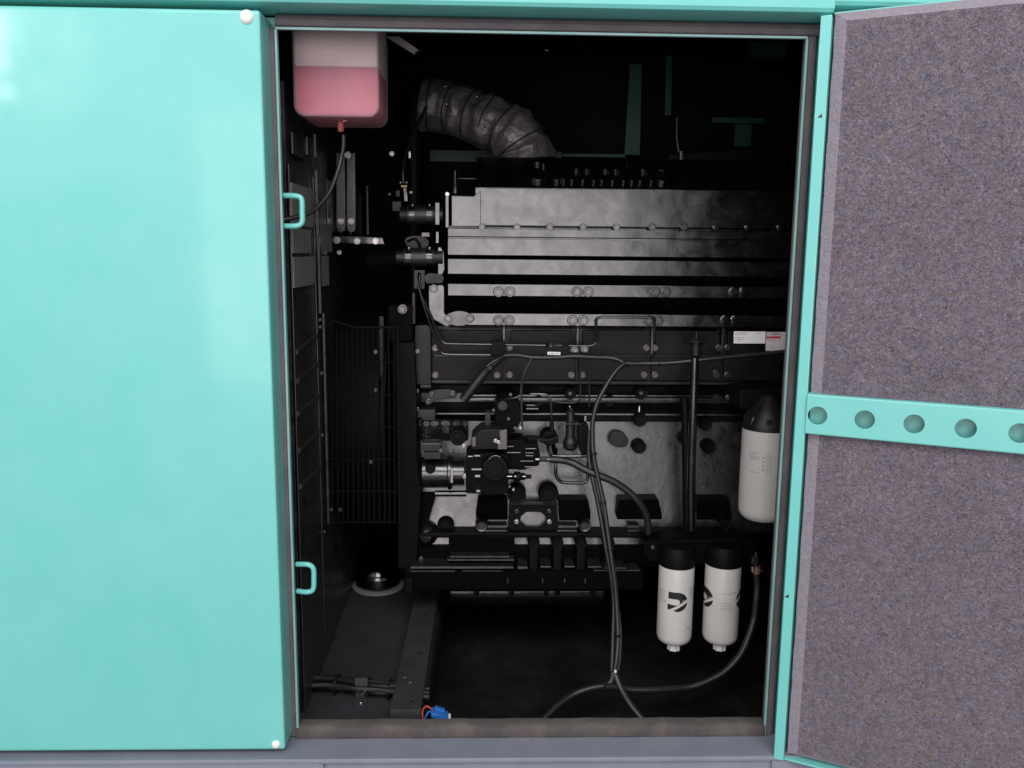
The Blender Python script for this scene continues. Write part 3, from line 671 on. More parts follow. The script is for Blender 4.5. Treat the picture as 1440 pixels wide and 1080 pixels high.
# dark plate with lobes near the pump
b = MB(); b.pprism(chaikin([(604, 548), (640, 547), (643, 556), (640, 561), (612, 562), (606, 569), (599, 567), (598, 560)]), 0.49, 0.02); lp = b.build('lobed_plate', SATIN, eng, 0.002)
for px, py in ((607, 555), (636, 553.5), (602, 565)): bolt(px, py, 4, 0.489, lp, BOLT_B)
for px, py in ((586.5, 550), (586.5, 575)): bolt(px, py, 3, 0.47, eng, BOLT_D)
for q_ in ((591, 541, 606, 546), (584, 576, 612, 588)): MB().pbox(*q_, 0.48, 0.04).build('mount_block', SATIN, eng, 0.002)
# cast plate with worn raised pads
b = MB(); b.pbox(583, 590, 658, 620, 0.54, 0.02); cp = b.build('cast_data_plate', MATTE, eng, 0.002)
for (x0, x1) in ((595, 604), (605, 617), (620, 633), (637, 648), (650, 658)):
    b = MB(); b.pprism(chaikin(rrect(x0, 592, x1, 599.5, 2.5, 1), 1), 0.537, 0.006).build('raised_pad', BLACK, cp)
b = MB(); b.pbox(583.5, 590, 592, 599, 0.537, 0.006).pbox(593, 588.5, 612, 590, 0.536, 0.008).build('raised_pad', BLACK, cp)
b = MB()
for k in range(70):
    x = random.uniform(594, 622); y = random.choice((601, 604, 607, 610, 613)); l = random.uniform(0.6, 2.2); b.pbox(x, y, x+l, y+random.uniform(0.6, 1.8), 0.538, 0.004)
for k in range(26):
    x = random.uniform(634, 656); y = random.uniform(600, 605); b.pbox(x, y, x+random.uniform(0.6, 2), y+random.uniform(0.6, 1.4), 0.538, 0.004)
b.build('worn_cast_marks', BLACK, cp)['kind'] = 'stuff'
b = MB(); b.pbox(622, 600, 631, 609, 0.537, 0.006).build('raised_pad', BLACK, cp)
# ---- fuel pump
pump = MB(); c = P(592, 662, 0.44); kk = S(0.44)
pump.lathe([(0, 0), (20*kk, 0), (22*kk, 3*kk), (22*kk, 38*kk), (25*kk, 39*kk), (25*kk, 43*kk), (23.5*kk, 43.5*kk), (23.5*kk, 45*kk), (19*kk, 46*kk), (19*kk, 62*kk), (0, 62*kk)], P(592, 664, 0.44), 'X', 40)
fp = pump.build('fuel_pump', BLACK, eng, 0.0015)
b = MB(); b.pbox(594, 624, 620, 635, 0.40, 0.05).build('pump_box', SATIN, fp, 0.002); b = MB(); b.pbox(596, 636, 620, 646, 0.398, 0.05).build('pump_box', SATIN, fp, 0.002)
b = MB(); b.pbox(593, 623.5, 620, 624.8, 0.397, 0.05).build('box_lid', DULLST, fp)
b = MB(); b.pbox(633.8, 658, 636.6, 679, 0.398, 0.02).build('flange_face', ZINC, fp)
b = MB(); b.pcyl(644, 616, 11.5, 0.385, 0.06); b.pcyl(644, 614, 6, 0.375, 0.02).build('pump_knob', MATTE, fp, 0.002)
for a in ((634, 634, 3.5), (642, 634, 3), (652, 627, 3), (620, 634, 3.2), (653.5, 670, 3.5)): bolt(a[0], a[1], a[2], 0.385, fp, BOLT_D if a[0] < 650 else BOLT_Z)
b = MB(); b.pcyl(605, 660, 9, 0.398, 0.03, 7).build('pump_port', MATTE, fp, 0.002)
b = MB(); b.cyl(P(612, 694, 0.44), P(656, 694, 0.44), 4.5*S(0.44), n=20).build('suction_pipe', BLACK, fp)
b = MB(); b.pprism([(655, 640), (690, 637), (715, 640), (715, 695), (690, 697), (672, 695), (655, 694)], 0.37, 0.09, 0.385).build('pump_body', MATTE, fp, 0.004)
b = MB(); b.pprism([(663, 616), (676, 605), (695, 604), (713, 604), (713, 632), (663, 632)], 0.365, 0.09, 0.375).build('governor_housing', SATIN, fp, 0.003)
b = MB(); b.pbox(664, 615, 669, 628, 0.362, 0.02).build('housing_step', DULLST, fp, 0.001); b = MB(); b.pprism([(702, 606), (713, 604), (713, 632), (700, 632), (700, 627), (704, 622)], 0.360, 0.02).build('housing_step', DULLST, fp, 0.001)
for (x, y) in ((697, 620), (701, 622)): bolt(x, y, 3, 0.36, fp, BOLT_Z)
b = MB(); b.pcyl(696, 659, 19, 0.345, 0.05, 18); b.pcyl(696, 659, 12, 0.340, 0.02).build('pump_cap', MATTE, fp, 0.003)
for (x0, y0, x1, y1) in ((658, 641, 665, 642.6), (667, 640, 675, 641.8), (663, 659, 677, 661), (668, 668, 675, 671), (670, 689, 675, 692)):
    b = MB(); b.pbox(x0, y0, x1, y1, 0.364, 0.02).build('body_ridge', ZINC, fp)
b = MB(); b.ptube([(688, 646, 0.338), (693, 641.5, 0.338), (699, 641, 0.338), (704, 643, 0.338)], 0.0012, n=6).build('cap_wire', DULLST, fp)
b = MB(); b.pprism([(714, 619), (735, 619), (740, 624), (757, 625), (760, 640), (758, 655), (746, 658), (740, 661), (714, 662)], 0.385, 0.07, 0.40).build('valve_block', MATTE, fp, 0.003)
for (x0, x1, y) in ((713, 722, 628), (713, 732, 636.5), (739, 754, 631), (739, 750, 637), (739, 750, 641), (732, 750, 648.5), (738, 752, 656.5), (740, 748, 659.5), (714, 728, 661)):
    b = MB(); b.cyl(P(x0, y, 0.382), P(x1, y, 0.382), 1.0*S(0.38), n=8).build('fitting_pin', DULLST, fp)
b = MB(); b.lathe([(0, 0), (4.5*kk, 0), (4.5*kk, 9*kk), (7*kk, 10*kk), (7*kk, 18*kk), (5*kk, 19*kk), (5*kk, 25*kk), (3*kk, 26*kk), (3*kk, 34*kk), (0, 34*kk)], P(713, 670, 0.385), 'X', 14).build('nozzle', MATTE, fp)
for (x, w_) in ((713, 7), (723.5, 2), (735, 4)): b = MB(); b.cyl(P(x, 670, 0.372), P(x+w_, 670, 0.372), 1.1*S(0.37), n=8).build('fitting_pin', ZINC, fp)
b = MB(); b.ptube([(716, 686, 0.38), (718, 683, 0.38)], 0.0015, n=8); b.pcyl(722, 688.6, 1.9, 0.37, 0.01).build('drain_tap', ZINC, fp)
# solenoid stack above the pump
b = MB(); b.pprism(chaikin([(697, 566), (706, 562), (722, 560), (731, 566), (733, 590), (727, 604), (716, 616), (709, 616), (700, 600), (695, 585)], 1), 0.40, 0.1, 0.42); so = b.build('shutoff_solenoid', MATTE, eng, 0.004)
b = MB(); b.pcyl(707, 571, 8, 0.39, 0.03, 7).build('solenoid_cap', SATIN, so, 0.002); b = MB(); b.pbox(682, 580, 690, 602, 0.42, 0.04).build('terminal', SATIN, so, 0.002)
for x, y, m_ in ((694, 577, BOLT_D), (718, 555, BOLT_D), (724.5, 602, BOLT_D), (732, 602, BOLT_Z), (715, 589, BOLT_D)): bolt(x, y, 2.3, 0.395, so, m_)
b = MB(); b.ptube([(712, 561, 0.4), (722, 560, 0.39), (731, 557.5, 0.39)], 0.0022, n=8).build('terminal_wire', DULLST, so)
# second solenoid column
b = MB(); c = P(801.5, 633, 0.44); k = S(0.44)
b.lathe([(0, 0), (6*k, 0), (10*k, 4*k), (10.5*k, 12*k), (8*k, 17*k), (7*k, 20*k), (7*k, 46*k), (6*k, 48*k), (6*k, 56*k), (3*k, 58*k), (3*k, 62*k), (0, 62*k)], c, n=28); c2 = b.build('valve_column', SATIN, eng, 0.001)
b = MB(); b.ptube([(785, 604, 0.42), (788, 598, 0.42), (794, 596.5, 0.42), (816, 596.5, 0.42)], 0.0022, n=8).build('column_clip', SATIN, c2)
b = MB(); b.pprism(chaikin([(812, 600), (822, 592), (829, 600), (829, 640), (816, 644)], 1), 0.45, 0.05).build('column_bracket', MATTE, c2, 0.003)
b = MB(); b.pcyl(772.5, 617, 12.5, 0.46, 0.05, 11).build('lever_disc', MATTE, eng, 0.004)
b = MB(); b.pprism([(740, 613.5), (756, 614.5), (772, 617), (785, 612), (786, 622), (774, 627), (756, 620), (740, 621)], 0.43, 0.02); lv = b.build('control_lever', MATTE, eng, 0.003)
b = MB(); b.ptube([(755, 618.5, 0.427), (768, 619, 0.427), (777, 617, 0.427)], 0.0014, n=6).build('lever_rod', DULLST, lv)
b = MB(); b.cyl(P(750, 625, 0.43), P(766, 625, 0.43), 0.0013).build('lever_rod', DULLST, lv)
b = MB(); b.ptube([(770, 628, 0.45), (773, 637, 0.44), (778, 641, 0.44), (800, 641.5, 0.44), (829, 641, 0.44)], 0.0042, n=10).build('return_pipe', BLACK, eng)
b = MB(); b.ptube([(781.5, 630, 0.5), (781.5, 655, 0.49), (782, 668, 0.49), (787, 676, 0.49), (795, 678.5, 0.49), (818, 679, 0.49), (825, 675, 0.49), (827, 666, 0.49), (827, 650, 0.49)], 0.0046, n=12).build('loop_pipe', BLACK, eng)
b = MB(); b.ptube([(776, 590, 0.48), (776, 605, 0.47), (778, 625, 0.47), (781, 640, 0.48)], 0.006, n=10).build('rise_pipe', MATTE, eng)
b = MB(); b.ptube([(745, 554, 0.47), (765, 554.5, 0.47), (772, 558, 0.47), (775, 566, 0.47), (776, 592, 0.48)], 0.0025, n=8).build('leak_off_pipe', DULLST, eng)
b = MB(); b.ptube([(783, 566, 0.47), (806, 566.5, 0.47), (814, 562, 0.47), (816, 555, 0.47), (816, 505, 0.47)], 0.0024, n=8).build('leak_off_pipe', SATIN, eng)
b = MB(); b.ptube([(829, 572, 0.47), (829, 540, 0.47), (829, 506, 0.47), (826, 498, 0.47), (815, 495, 0.47), (800, 494, 0.47)], 0.0024, n=8).build('leak_off_pipe', SATIN, eng)
b = MB(); b.pbox(822, 585, 824.4, 592, 0.44, 0.01).build('pipe_nut', ZINC, eng)
# dipstick tube with its funnel top
dt = MB(); c = P(978, 502, 0.40); k = S(0.40)
dt.lathe([(0, 0), (5*k, 0), (7.5*k, 3*k), (8*k, 17*k), (9*k, 19*k), (9*k, 21*k), (17*k, 22.5*k), (17*k, 24*k), (3*k, 25*k), (2*k, 26*k), (2*k, 36*k), (0, 36*k)], c, n=28)
ft = dt.build('filler_neck', SATIN, eng, 0.0008)
b = MB(); b.ptube([(977, 503, 0.40), (976, 540, 0.40), (974, 600, 0.40), (972, 680, 0.41), (972, 745, 0.42)], 6.0*S(0.4), n=16).build('filler_tube', BLACK, ft)
b = MB(); b.ptube([(963, 560, 0.5), (965, 620, 0.47), (966, 700, 0.45), (966, 748, 0.45)], 6.5*S(0.45), n=14).build('breather_tube', MATTE, eng)
# filter head block carried on the right of the engine
b = MB(); b.pprism([(905, 762), (1020, 758), (1062, 762), (1062, 790), (1040, 795), (985, 795), (915, 790), (905, 780)], 0.38, 0.06, 0.40).build('filter_head', MATTE, eng, 0.005)
for x, y in ((971, 770), (1012, 772), (918, 770)): bolt(x, y, 3, 0.368, eng, BOLT_D)
b = MB(); b.pprism([(1040, 548), (1110, 545), (1110, 580), (1090, 585), (1040, 575)], 0.40, 0.2).build('coolant_filter_head', MATTE, eng, 0.006)

# ---- fuel lines running along the covers
fl_ = thing('fuel_line', 'pair of thin black steel pipes bent down from a bracket along the side covers', 'fuel pipe', P(640, 500, 0.45))
b = MB(); b.ptube([(590, 386, 0.435), (592, 411, 0.44), (606, 446, 0.455), (620, 477, 0.47), (624, 481.5, 0.47), (632, 483, 0.47), (690, 484, 0.47), (768, 485.4, 0.47)], 0.0034, n=10).build('upper_pipe', BLACK, fl_)
b = MB(); b.ptube([(588, 401, 0.43), (598, 436, 0.44), (615, 484, 0.46), (620, 494, 0.465), (628, 498, 0.465), (660, 498.6, 0.465), (700, 499, 0.465)], 0.0034, n=10).build('lower_pipe', BLACK, fl_)
b = MB(); b.pprism([(693, 480.5), (709, 479.5), (712, 490), (711, 500), (690, 500), (691, 489)], 0.452, 0.02).build('pipe_clamp', MATTE, fl_, 0.002)
b = MB(); b.cyl(P(767, 485.5, 0.47), P(772, 485.5, 0.47), 0.0055, n=6).build('union_nut', MATTE, fl_)
b = MB(); b.cyl(P(772, 485.4, 0.465), P(776.5, 485.4, 0.465), 0.0065, n=6).build('union_nut', ZINC, fl_); b = MB(); b.cyl(P(779, 485.6, 0.465), P(785, 485.6, 0.465), 0.006, n=6).build('union_nut', DULLST, fl_)
b = MB(); b.ptube([(785, 485.8, 0.465), (800, 486, 0.465), (824, 486.5, 0.465), (834, 485, 0.465), (838.5, 479, 0.465), (838.5, 456, 0.447), (840, 449, 0.442), (847, 446, 0.442), (870, 446, 0.442), (915, 446.5, 0.442), (920, 450, 0.445), (920, 480, 0.46)], 0.0034, n=10).build('far_pipe', BLACK, fl_)
for (x, y) in ((808, 493), (822, 491)): bolt(x, y, 6, 0.463, fl_, BOLT_B)
b = MB(); b.pbox(801, 479.5, 812, 482, 0.455, 0.01).pbox(790, 483.5, 800, 488, 0.458, 0.012).build('pipe_clip', MATTE, fl_)

# ================================================================== WIRING AND HOSES
def soft(name, label, cat, pts, r, m=RUBBER, group=None, **k):
    o = MB().ptube(pts, r, **k).build(name, m); return tag(o, label, cat, group)
har = thing('wiring_harness', 'black taped wiring harness run left to right over the side covers with branches hanging down', 'wiring harness', P(880, 505, 0.43))
MB().ptube([(709, 500, 0.44), (728, 499.5, 0.435), (748, 502.5, 0.43), (780, 502.8, 0.43), (805, 501, 0.43), (827, 502, 0.43), (863, 504, 0.43), (881.5, 511, 0.42), (910, 511, 0.42), (945, 510, 0.41), (985, 506, 0.40), (1030, 501.5, 0.40), (1070, 498, 0.40), (1110, 494, 0.40)], 0.0055, n=12, rib=0.03).build('main_run', RUBBER, har)
MB().ptube([(748, 504, 0.425), (738, 524, 0.42), (733, 545, 0.42), (733.5, 567, 0.41), (734, 605, 0.40)], 0.0030, n=8).build('pump_branch', RUBBER, har)
MB().ptube([(711, 500, 0.445), (700, 507, 0.43), (685, 520, 0.42), (668, 541, 0.42), (652, 562, 0.43)], lambda t: 0.005+0.0075*min(1, t*1.6), n=14, sub=22, rib=0.035, ribn=1).build('corrugated_conduit', RUBBER, har)
MB().ptube([(880, 511, 0.415), (873, 515, 0.41), (862, 527, 0.40), (851, 545, 0.39), (840, 566, 0.38), (834, 590, 0.375), (833, 612, 0.37), (834.5, 640, 0.36), (841, 673, 0.35), (849, 709, 0.34), (858, 773, 0.32), (864, 815, 0.31), (867, 850, 0.30), (869, 893, 0.28), (867, 927, 0.26), (863, 948, 0.25)], 0.0062, n=12).build('down_run', RUBBER, har)
MB().ptube([(829, 606, 0.38), (828, 640, 0.375), (834, 676, 0.36), (842, 712, 0.35), (853, 775, 0.33), (860, 815, 0.32), (863, 850, 0.31), (862, 895, 0.29), (861, 927, 0.27), (860, 950, 0.255)], 0.0058, n=12).build('down_run', RUBBER, har)
MB().ptube([(869, 858, 0.30), (872, 893, 0.28), (871, 930, 0.26), (866, 950, 0.25)], 0.0052, n=10).build('down_run', RUBBER, har)
MB().ptube([(863, 945, 0.25), (856, 962, 0.24), (830, 968, 0.23), (806, 977, 0.22), (782, 994, 0.19), (764, 1012, 0.16)], 0.009, n=14, rib=0.03).build('floor_branch', RUBBER, har)
MB().ptube([(864, 945, 0.25), (872, 966, 0.23), (886, 990, 0.2), (905, 1014, 0.17)], 0.0085, n=14, rib=0.03).build('floor_branch', RUBBER, har)
def tie(pts, r): MB().ptube(pts, r, n=12, sub=2).build('cable_tie', SATIN, har)
for (x, y, Y, r_) in ((711, 500, 0.44, 0.0075), (763, 503, 0.43, 0.0075), (842, 503, 0.43, 0.0075), (884, 511, 0.42, 0.0085), (927, 511, 0.415, 0.0075), (1000, 505, 0.40, 0.0075)):
    tie([(x-1.4, y, Y), (x+1.4, y, Y)], r_)
for (x, y, Y, r_) in ((834.5, 638, 0.36, 0.0085), (848, 707, 0.342, 0.0085), (858, 773, 0.322, 0.0085), (868.5, 893, 0.281, 0.009)): tie([(x-0.2, y-1.5, Y), (x+0.2, y+1.5, Y)], r_)
b = MB(); b.pbox(864, 943, 867, 946, 0.235, 0.004).build('tie_end', CAP, har)
b = MB(); b.pprism([(770, 494.7), (788, 495.2), (788, 499.3), (770, 498.8)], 0.4225, 0.0012).build('wire_tag', PAPER, har)
for x in (772, 775, 777, 781, 784.5): MB().pbox(x, 496, x+1.8, 498, 0.4215, 0.0005).build('tag_mark', GREYINK, har)
MB().ptube([(684, 516, 0.40), (690, 511, 0.405), (698, 506, 0.41), (708, 501.5, 0.42)], 0.0028, n=8).build('side_wire', RUBBER, har)
b = MB(); b.lathe([(0, -0.004), (0.005, -0.004), (0.006, 0), (0.003, 0.003), (0, 0.003)], P(689, 517, 0.40), 'Y', 12).build('wire_grommet', SATIN, har)

soft('fuel_hose', 'thick black rubber hose curving down right from the pump fitting to the filter head', 'hose',
     [(774, 646, 0.385), (790, 647, 0.38), (805, 651, 0.37), (820, 659, 0.365), (840, 668, 0.36), (860, 676, 0.36), (878, 687, 0.36), (895, 702, 0.36), (907, 720, 0.365), (911, 735, 0.37), (912, 750, 0.375)], 5.2*S(0.37), n=16)
hf = thing('hose_fitting', 'dull steel hex fitting joining the thick black hose to the pump', 'hose fitting', P(765, 646, 0.385))
MB().cyl(P(758, 645.5, 0.385), P(769, 645.8, 0.385), 4.6*S(0.385), n=6).build('hex_nut', DULLST, hf, 0.001); MB().cyl(P(769, 645.8, 0.385), P(792, 647.4, 0.379), 3.6*S(0.385), n=14).build('ferrule', BLACK, hf); MB().cyl(P(753, 645.6, 0.385), P(758, 645.6, 0.385), 2.2*S(0.385), n=10).build('stub', ZINC, hf)

dh = thing('drain_hose', 'black hose with brass clamp looping down right of the two white filters', 'hose', P(1063, 800, 0.33))
MB().ptube([(1064, 806, 0.33), (1065, 825, 0.33), (1063.5, 845, 0.325), (1060, 873, 0.32), (1047, 910, 0.30), (1033, 931, 0.29), (1014, 948, 0.28), (985, 962, 0.27), (962, 967.5, 0.265), (925, 970.5, 0.25), (885, 970, 0.24), (862, 966, 0.232), (850, 967, 0.225)], 5.2*S(0.31), n=14).build('hose', RUBBER, dh)
MB().pbox(1057.5, 783, 1066, 794.5, 0.32, 0.014).build('union', DULLST, dh, 0.002); MB().cyl(P(1063, 776, 0.33), P(1063, 797, 0.33), 0.004).build('stem', DULLST, dh)
MB().cyl(P(1064, 796, 0.33), P(1064.3, 806, 0.33), 5.6*S(0.33), n=20).build('clamp', BRASS, dh); MB().cyl(P(1068, 802, 0.322), P(1073, 802.5, 0.322), 0.004, n=10).cyl(P(1058.5, 796.5, 0.318), P(1058.5, 804, 0.318), 0.003, n=8).build('clamp_screw', ZINC, dh)

# ================================================================== FILTERS
def wrap_patch(mb, polys, cx, cy, R_, a0, z0, k, off=0.0004):
    """flat print laid round a can: polys in mm-like units, x along the circumference"""
    for poly in polys:
        # subdivide along x so the print follows the curve
        pts = []
        for i in range(len(poly)):
            p, q = poly[i], poly[(i+1) % len(poly)]; m = max(1, int(abs(q[0]-p[0])/0.06))
            pts += [(p[0]+(q[0]-p[0])*j/m, p[1]+(q[1]-p[1])*j/m) for j in range(m)]
        mb.add([(cx+(R_+off)*math.sin(a0+x*k/R_), cy-(R_+off)*math.cos(a0+x*k/R_), z0+y*k) for x, y in pts], [tuple(range(len(pts)))])
def strips(poly_top, poly_bot):
    return [[poly_top[i], poly_top[i+1], poly_bot[i+1], poly_bot[i]] for i in range(len(poly_top)-1)]
def arc(cx, cy, rx, ry, a, b_, n=12): return [(cx+rx*math.cos(R(a+(b_-a)*i/n)), cy+ry*math.sin(R(a+(b_-a)*i/n))) for i in range(n+1)]
def emblem():
    """upturned C mark split by a rising diagonal band, unit height about 2"""
    polys = []
    def cut(lo):   # band: y = 0.62*x - 0.36 in the emblem's own frame
        return lambda x, y: (y-(0.62*x-0.30)) if not lo else ((0.62*x-0.62)-y)
    outer = [(-1.0+0.1*i, 1.0) for i in range(10)]+arc(-0.1, 0.0, 1.05, 1.0, 90, -90, 22)[1:]+[(-0.1-0.119*i, -1.0+0.025*i) for i in range(1, 9)]
    inner = [(-1.0+0.089*i, 0.30) for i in range(10)]+arc(-0.2, -0.02, 0.36, 0.32, 90, -90, 22)[1:]+[(-0.2-0.106*i, -0.34+0.01*i) for i in range(1, 9)]
    for q in strips(outer, inner):
        LOW = cut(True)
        for f in (cut(False), LOW):
            out = []
            for i in range(4):
                a, b_ = q[i], q[(i+1) % 4]; fa, fb = f(*a), f(*b_)
                if fa >= 0: out.append(a)
                if fa*fb < 0: t = fa/(fa-fb); out.append((a[0]+(b_[0]-a[0])*t, a[1]+(b_[1]-a[1])*t))
            if len(out) >= 3 and not (f is LOW and sum(p[1] for p in out) > 0.1*len(out)): polys.append(out)
    return polys
EMB = emblem()
def text_rows(rows, w0, dy, h):
    """rows of tiny print as short dashes"""
    out = []
    for j in range(rows):
        x = 0
        while x < w0*random.uniform(0.7, 1):
            l = random.uniform(0.12, 0.35); out.append([(x, -j*dy), (x+l, -j*dy), (x+l, -j*dy-h), (x, -j*dy-h)]); x += l+0.09
    return out
def fuel_filter(name, label, xc, ytop, ybot, rp, Y, emblems, prints, stamp, group):
    zt = P(xc, ytop, Y).z; zb = P(xc, ybot, Y).z; xx = P(xc, (ytop+ybot)/2, Y).x; k = S(Y); r = rp*k; yc = Y+r
    t = thing(name, label, 'filter', (xx, yc, zb), group)
    MB().lathe([(0, zt), (r*0.985, zt), (r, zt-0.002), (r, zb+0.024), (r*0.975, zb+0.017), (r*0.90, zb+0.010), (r*0.72, zb+0.004), (r*0.5, zb), (0, zb)], (xx, yc, 0), n=64).build('can', WHITEP, t, angle=40)
    MB().lathe([(0, zt-0.0006), (r*1.012, zt-0.0006), (r*1.015, zt+0.006), (r*1.015, zt+0.034), (r*0.96, zt+0.040), (r*0.90, zt+0.050), (0, zt+0.050)], (xx, yc, 0), n=48).build('cap_ring', MATTE, t)
    v = MB(); hx = 8
    n = 24; prof = []
    rr = [rp*0.345*k*(1+0.09*math.cos(i*2*math.pi/n*hx)) for i in range(n)]
    zs = (zb+0.002, zb-0.014, zb-0.017)
    vs = [(xx+rr[i]*math.cos(2*math.pi*i/n), yc-0.004+rr[i]*math.sin(2*math.pi*i/n), z) for z in zs for i in range(n)]
    fs = [(j*n+i, j*n+(i+1) % n, (j+1)*n+(i+1) % n, (j+1)*n+i) for j in range(2) for i in range(n)]+[tuple(range(2*n, 3*n))]
    vs += [(xx+rr[i]*0.8*math.cos(2*math.pi*i/n), yc-0.004+rr[i]*0.8*math.sin(2*math.pi*i/n), zb-0.0165-0.004*(1 if (i//3) % 2 else 0)) for i in range(n)]
    v.add(vs, fs).build('drain_nut', CAP, t)
    e = MB()
    for a, sg in emblems: wrap_patch(e, [[(x*sg, y*sg) for x, y in q] for q in EMB], xx, yc, r, a, zt+(zb-zt)*0.40, 15.0*k)
    e.build('printed_emblem', INK, t, smooth=False)
    g = MB()
    for (a, dz, n_, w_) in prints: wrap_patch(g, text_rows(n_, w_, 0.24, 0.07), xx, yc, r, a, zt+(zb-zt)*dz, 15.0*k)
    if prints: g.build('faded_print', GREYINK, t, smooth=False)['kind'] = 'stuff'
    if stamp:
        s_ = MB(); wrap_patch(s_, [[(math.cos(2*math.pi*i/18)*0.40, math.sin(2*math.pi*i/18)*0.42) for i in range(18)]], xx, yc, r, stamp[0], zt+(zb-zt)*stamp[1], 15*k); s_.build('round_stamp', PINKSTAMP, t, smooth=False)
        s_ = MB(); wrap_patch(s_, [[(0.15, 0.12), (0.34, -0.02), (0.3, 0.3), (0.12, 0.42)]], xx, yc, r, stamp[0], zt+(zb-zt)*stamp[1], 15*k, 0.0007); s_.build('stamp_mark', GREYINK, t, smooth=False)
    return t
GF = 'white fuel filters side by side'
fuel_filter('fuel_filter', 'white filter with a whole black emblem and small pink stamp, left of the pair', 955, 802, 914, 26.3, 0.33, ((-0.06, 1),), ((-1.35, 0.28, 6, 0.9), (0.62, 0.24, 5, 1.0)), (0.52, 0.77), GF)
fuel_filter('fuel_filter', 'white filter with cut off black emblems on both its edges, nearer the drain hose', 1021.5, 801, 914, 26.6, 0.33, ((-1.30, 1), (1.12, -1)), ((-0.30, 0.30, 1, 0.8), (0.15, 0.29, 1, 0.8), (-0.32, 0.42, 3, 1.5), (-0.28, 0.5, 1, 1.4)), None, GF)
# coolant filter, half hidden by the door seal
def coolant_filter():
    Y = 0.30; k = S(Y); r = 35.5*k; xc = 1087; xx = P(xc, 660, Y).x; yc = Y+r; zt = P(xc, 609, Y).z; zb = P(xc, 738, Y).z
    t = thing('coolant_filter', 'larger white filter with black conical top, half hidden by the right door seal', 'filter', (xx, yc, zb))
    MB().lathe([(0, zt), (r, zt), (r, zb+0.026), (r*0.97, zb+0.016), (r*0.9, zb+0.007), (r*0.75, zb), (0, zb)], (xx, yc, 0), n=64).build('can', WHITEP, t)
    MB().lathe([(0, zt-0.0005), (r*1.01, zt-0.0005), (r*1.01, zt+0.006), (r*0.92, zt+0.030), (r*0.62, zt+0.055), (r*0.36, zt+0.075), (r*0.25, zt+0.082), (0, zt+0.082)], (xx, yc, 0), n=48).build('conical_cap', SATIN, t)
    a = -0.25; MB().box((xx+r*math.sin(a)-0.006, yc-r*0.95, zt+0.018), (xx+r*math.sin(a)+0.008, yc-r*0.86, zt+0.030)).build('cap_clip', DULLST, t, 0.001)
    MB().ptube([(1056, 597, Y), (1060, 587, Y), (1065, 576, Y+0.02), (1072, 562, Y+0.04)], 0.0016, n=8).build('strap_wire', DULLST, t)
    g = MB()
    wrap_patch(g, text_rows(4, 0.9, 0.22, 0.09), xx, yc, r, -1.0, zt+(zb-zt)*0.22, 15*k); wrap_patch(g, [[(0, 0), (1.1, -0.12), (1.1, -0.17), (0, -0.05)]], xx, yc, r, -0.95, zt+(zb-zt)*0.43, 15*k)
    for j in range(4): wrap_patch(g, [[(0, -j*0.42), (0.14, -j*0.42), (0.14, -j*0.42-0.2), (0, -j*0.42-0.2)]], xx, yc, r, -0.42, zt+(zb-zt)*0.26, 15*k)
    for j in range(4): 
        y = 0
        while y < 1.9: l = random.uniform(0.1, 0.3); wrap_patch(g, [[(j*0.17, -y), (j*0.17+0.05, -y), (j*0.17+0.05, -y-l), (j*0.17, -y-l)]], xx, yc, r, -0.30, zt+(zb-zt)*0.235, 15*k); y += l+0.07
    g.build('printed_text', GREYINK, t, smooth=False)['kind'] = 'stuff'
coolant_filter()

# ---- stickers on the engine
def sticker(name, label, pts, m, Y, marks):
    o = MB().pprism(pts, Y, 0.0012).build(name, m, None, smooth=False); tag(o, label, 'sticker')
    for (q, mm) in marks: MB().pprism(q, Y-0.0006, 0.0004).build('printed_mark', mm, o, smooth=False)
def bar(x0, y0, x1, y1): return [(x0, y0), (x1, y0), (x1, y1), (x0, y1)]
mk = []
for (x0, x1, y) in ((1034, 1051, 468), (1034, 1050, 470.3), (1034, 1045, 474.5), (1034, 1046, 477), (1036, 1041, 479.5), (1064, 1070, 468.6)):
    x = x0
    while x < x1: l = random.uniform(0.8, 2.4); mk.append((bar(x, y-0.5, min(x+l, x1), y+0.5), GREYINK)); x += l+0.7
sticker('white_sticker', 'white paper sticker with faint grey lines of print stuck on the dark engine at right', [(1032, 466), (1076.6, 466.3), (1076, 483), (1031.8, 483)], PAPER, 0.41, mk)
mk = [(bar(1077.8, 473, 1098, 476), REDINK), ([(1084, 468.4), (1097, 468.4), (1097, 470.6), (1084, 470.6)], GREYINK), (bar(1080, 478, 1087, 478.9), GREYINK)]
sticker('red_banded_sticker', 'worn pale sticker with a red band across it, right beside the plain white sticker', [(1078, 467), (1106, 467), (1106, 494), (1083, 494), (1081, 493), (1076.5, 493)], PAPER2, 0.41, mk)

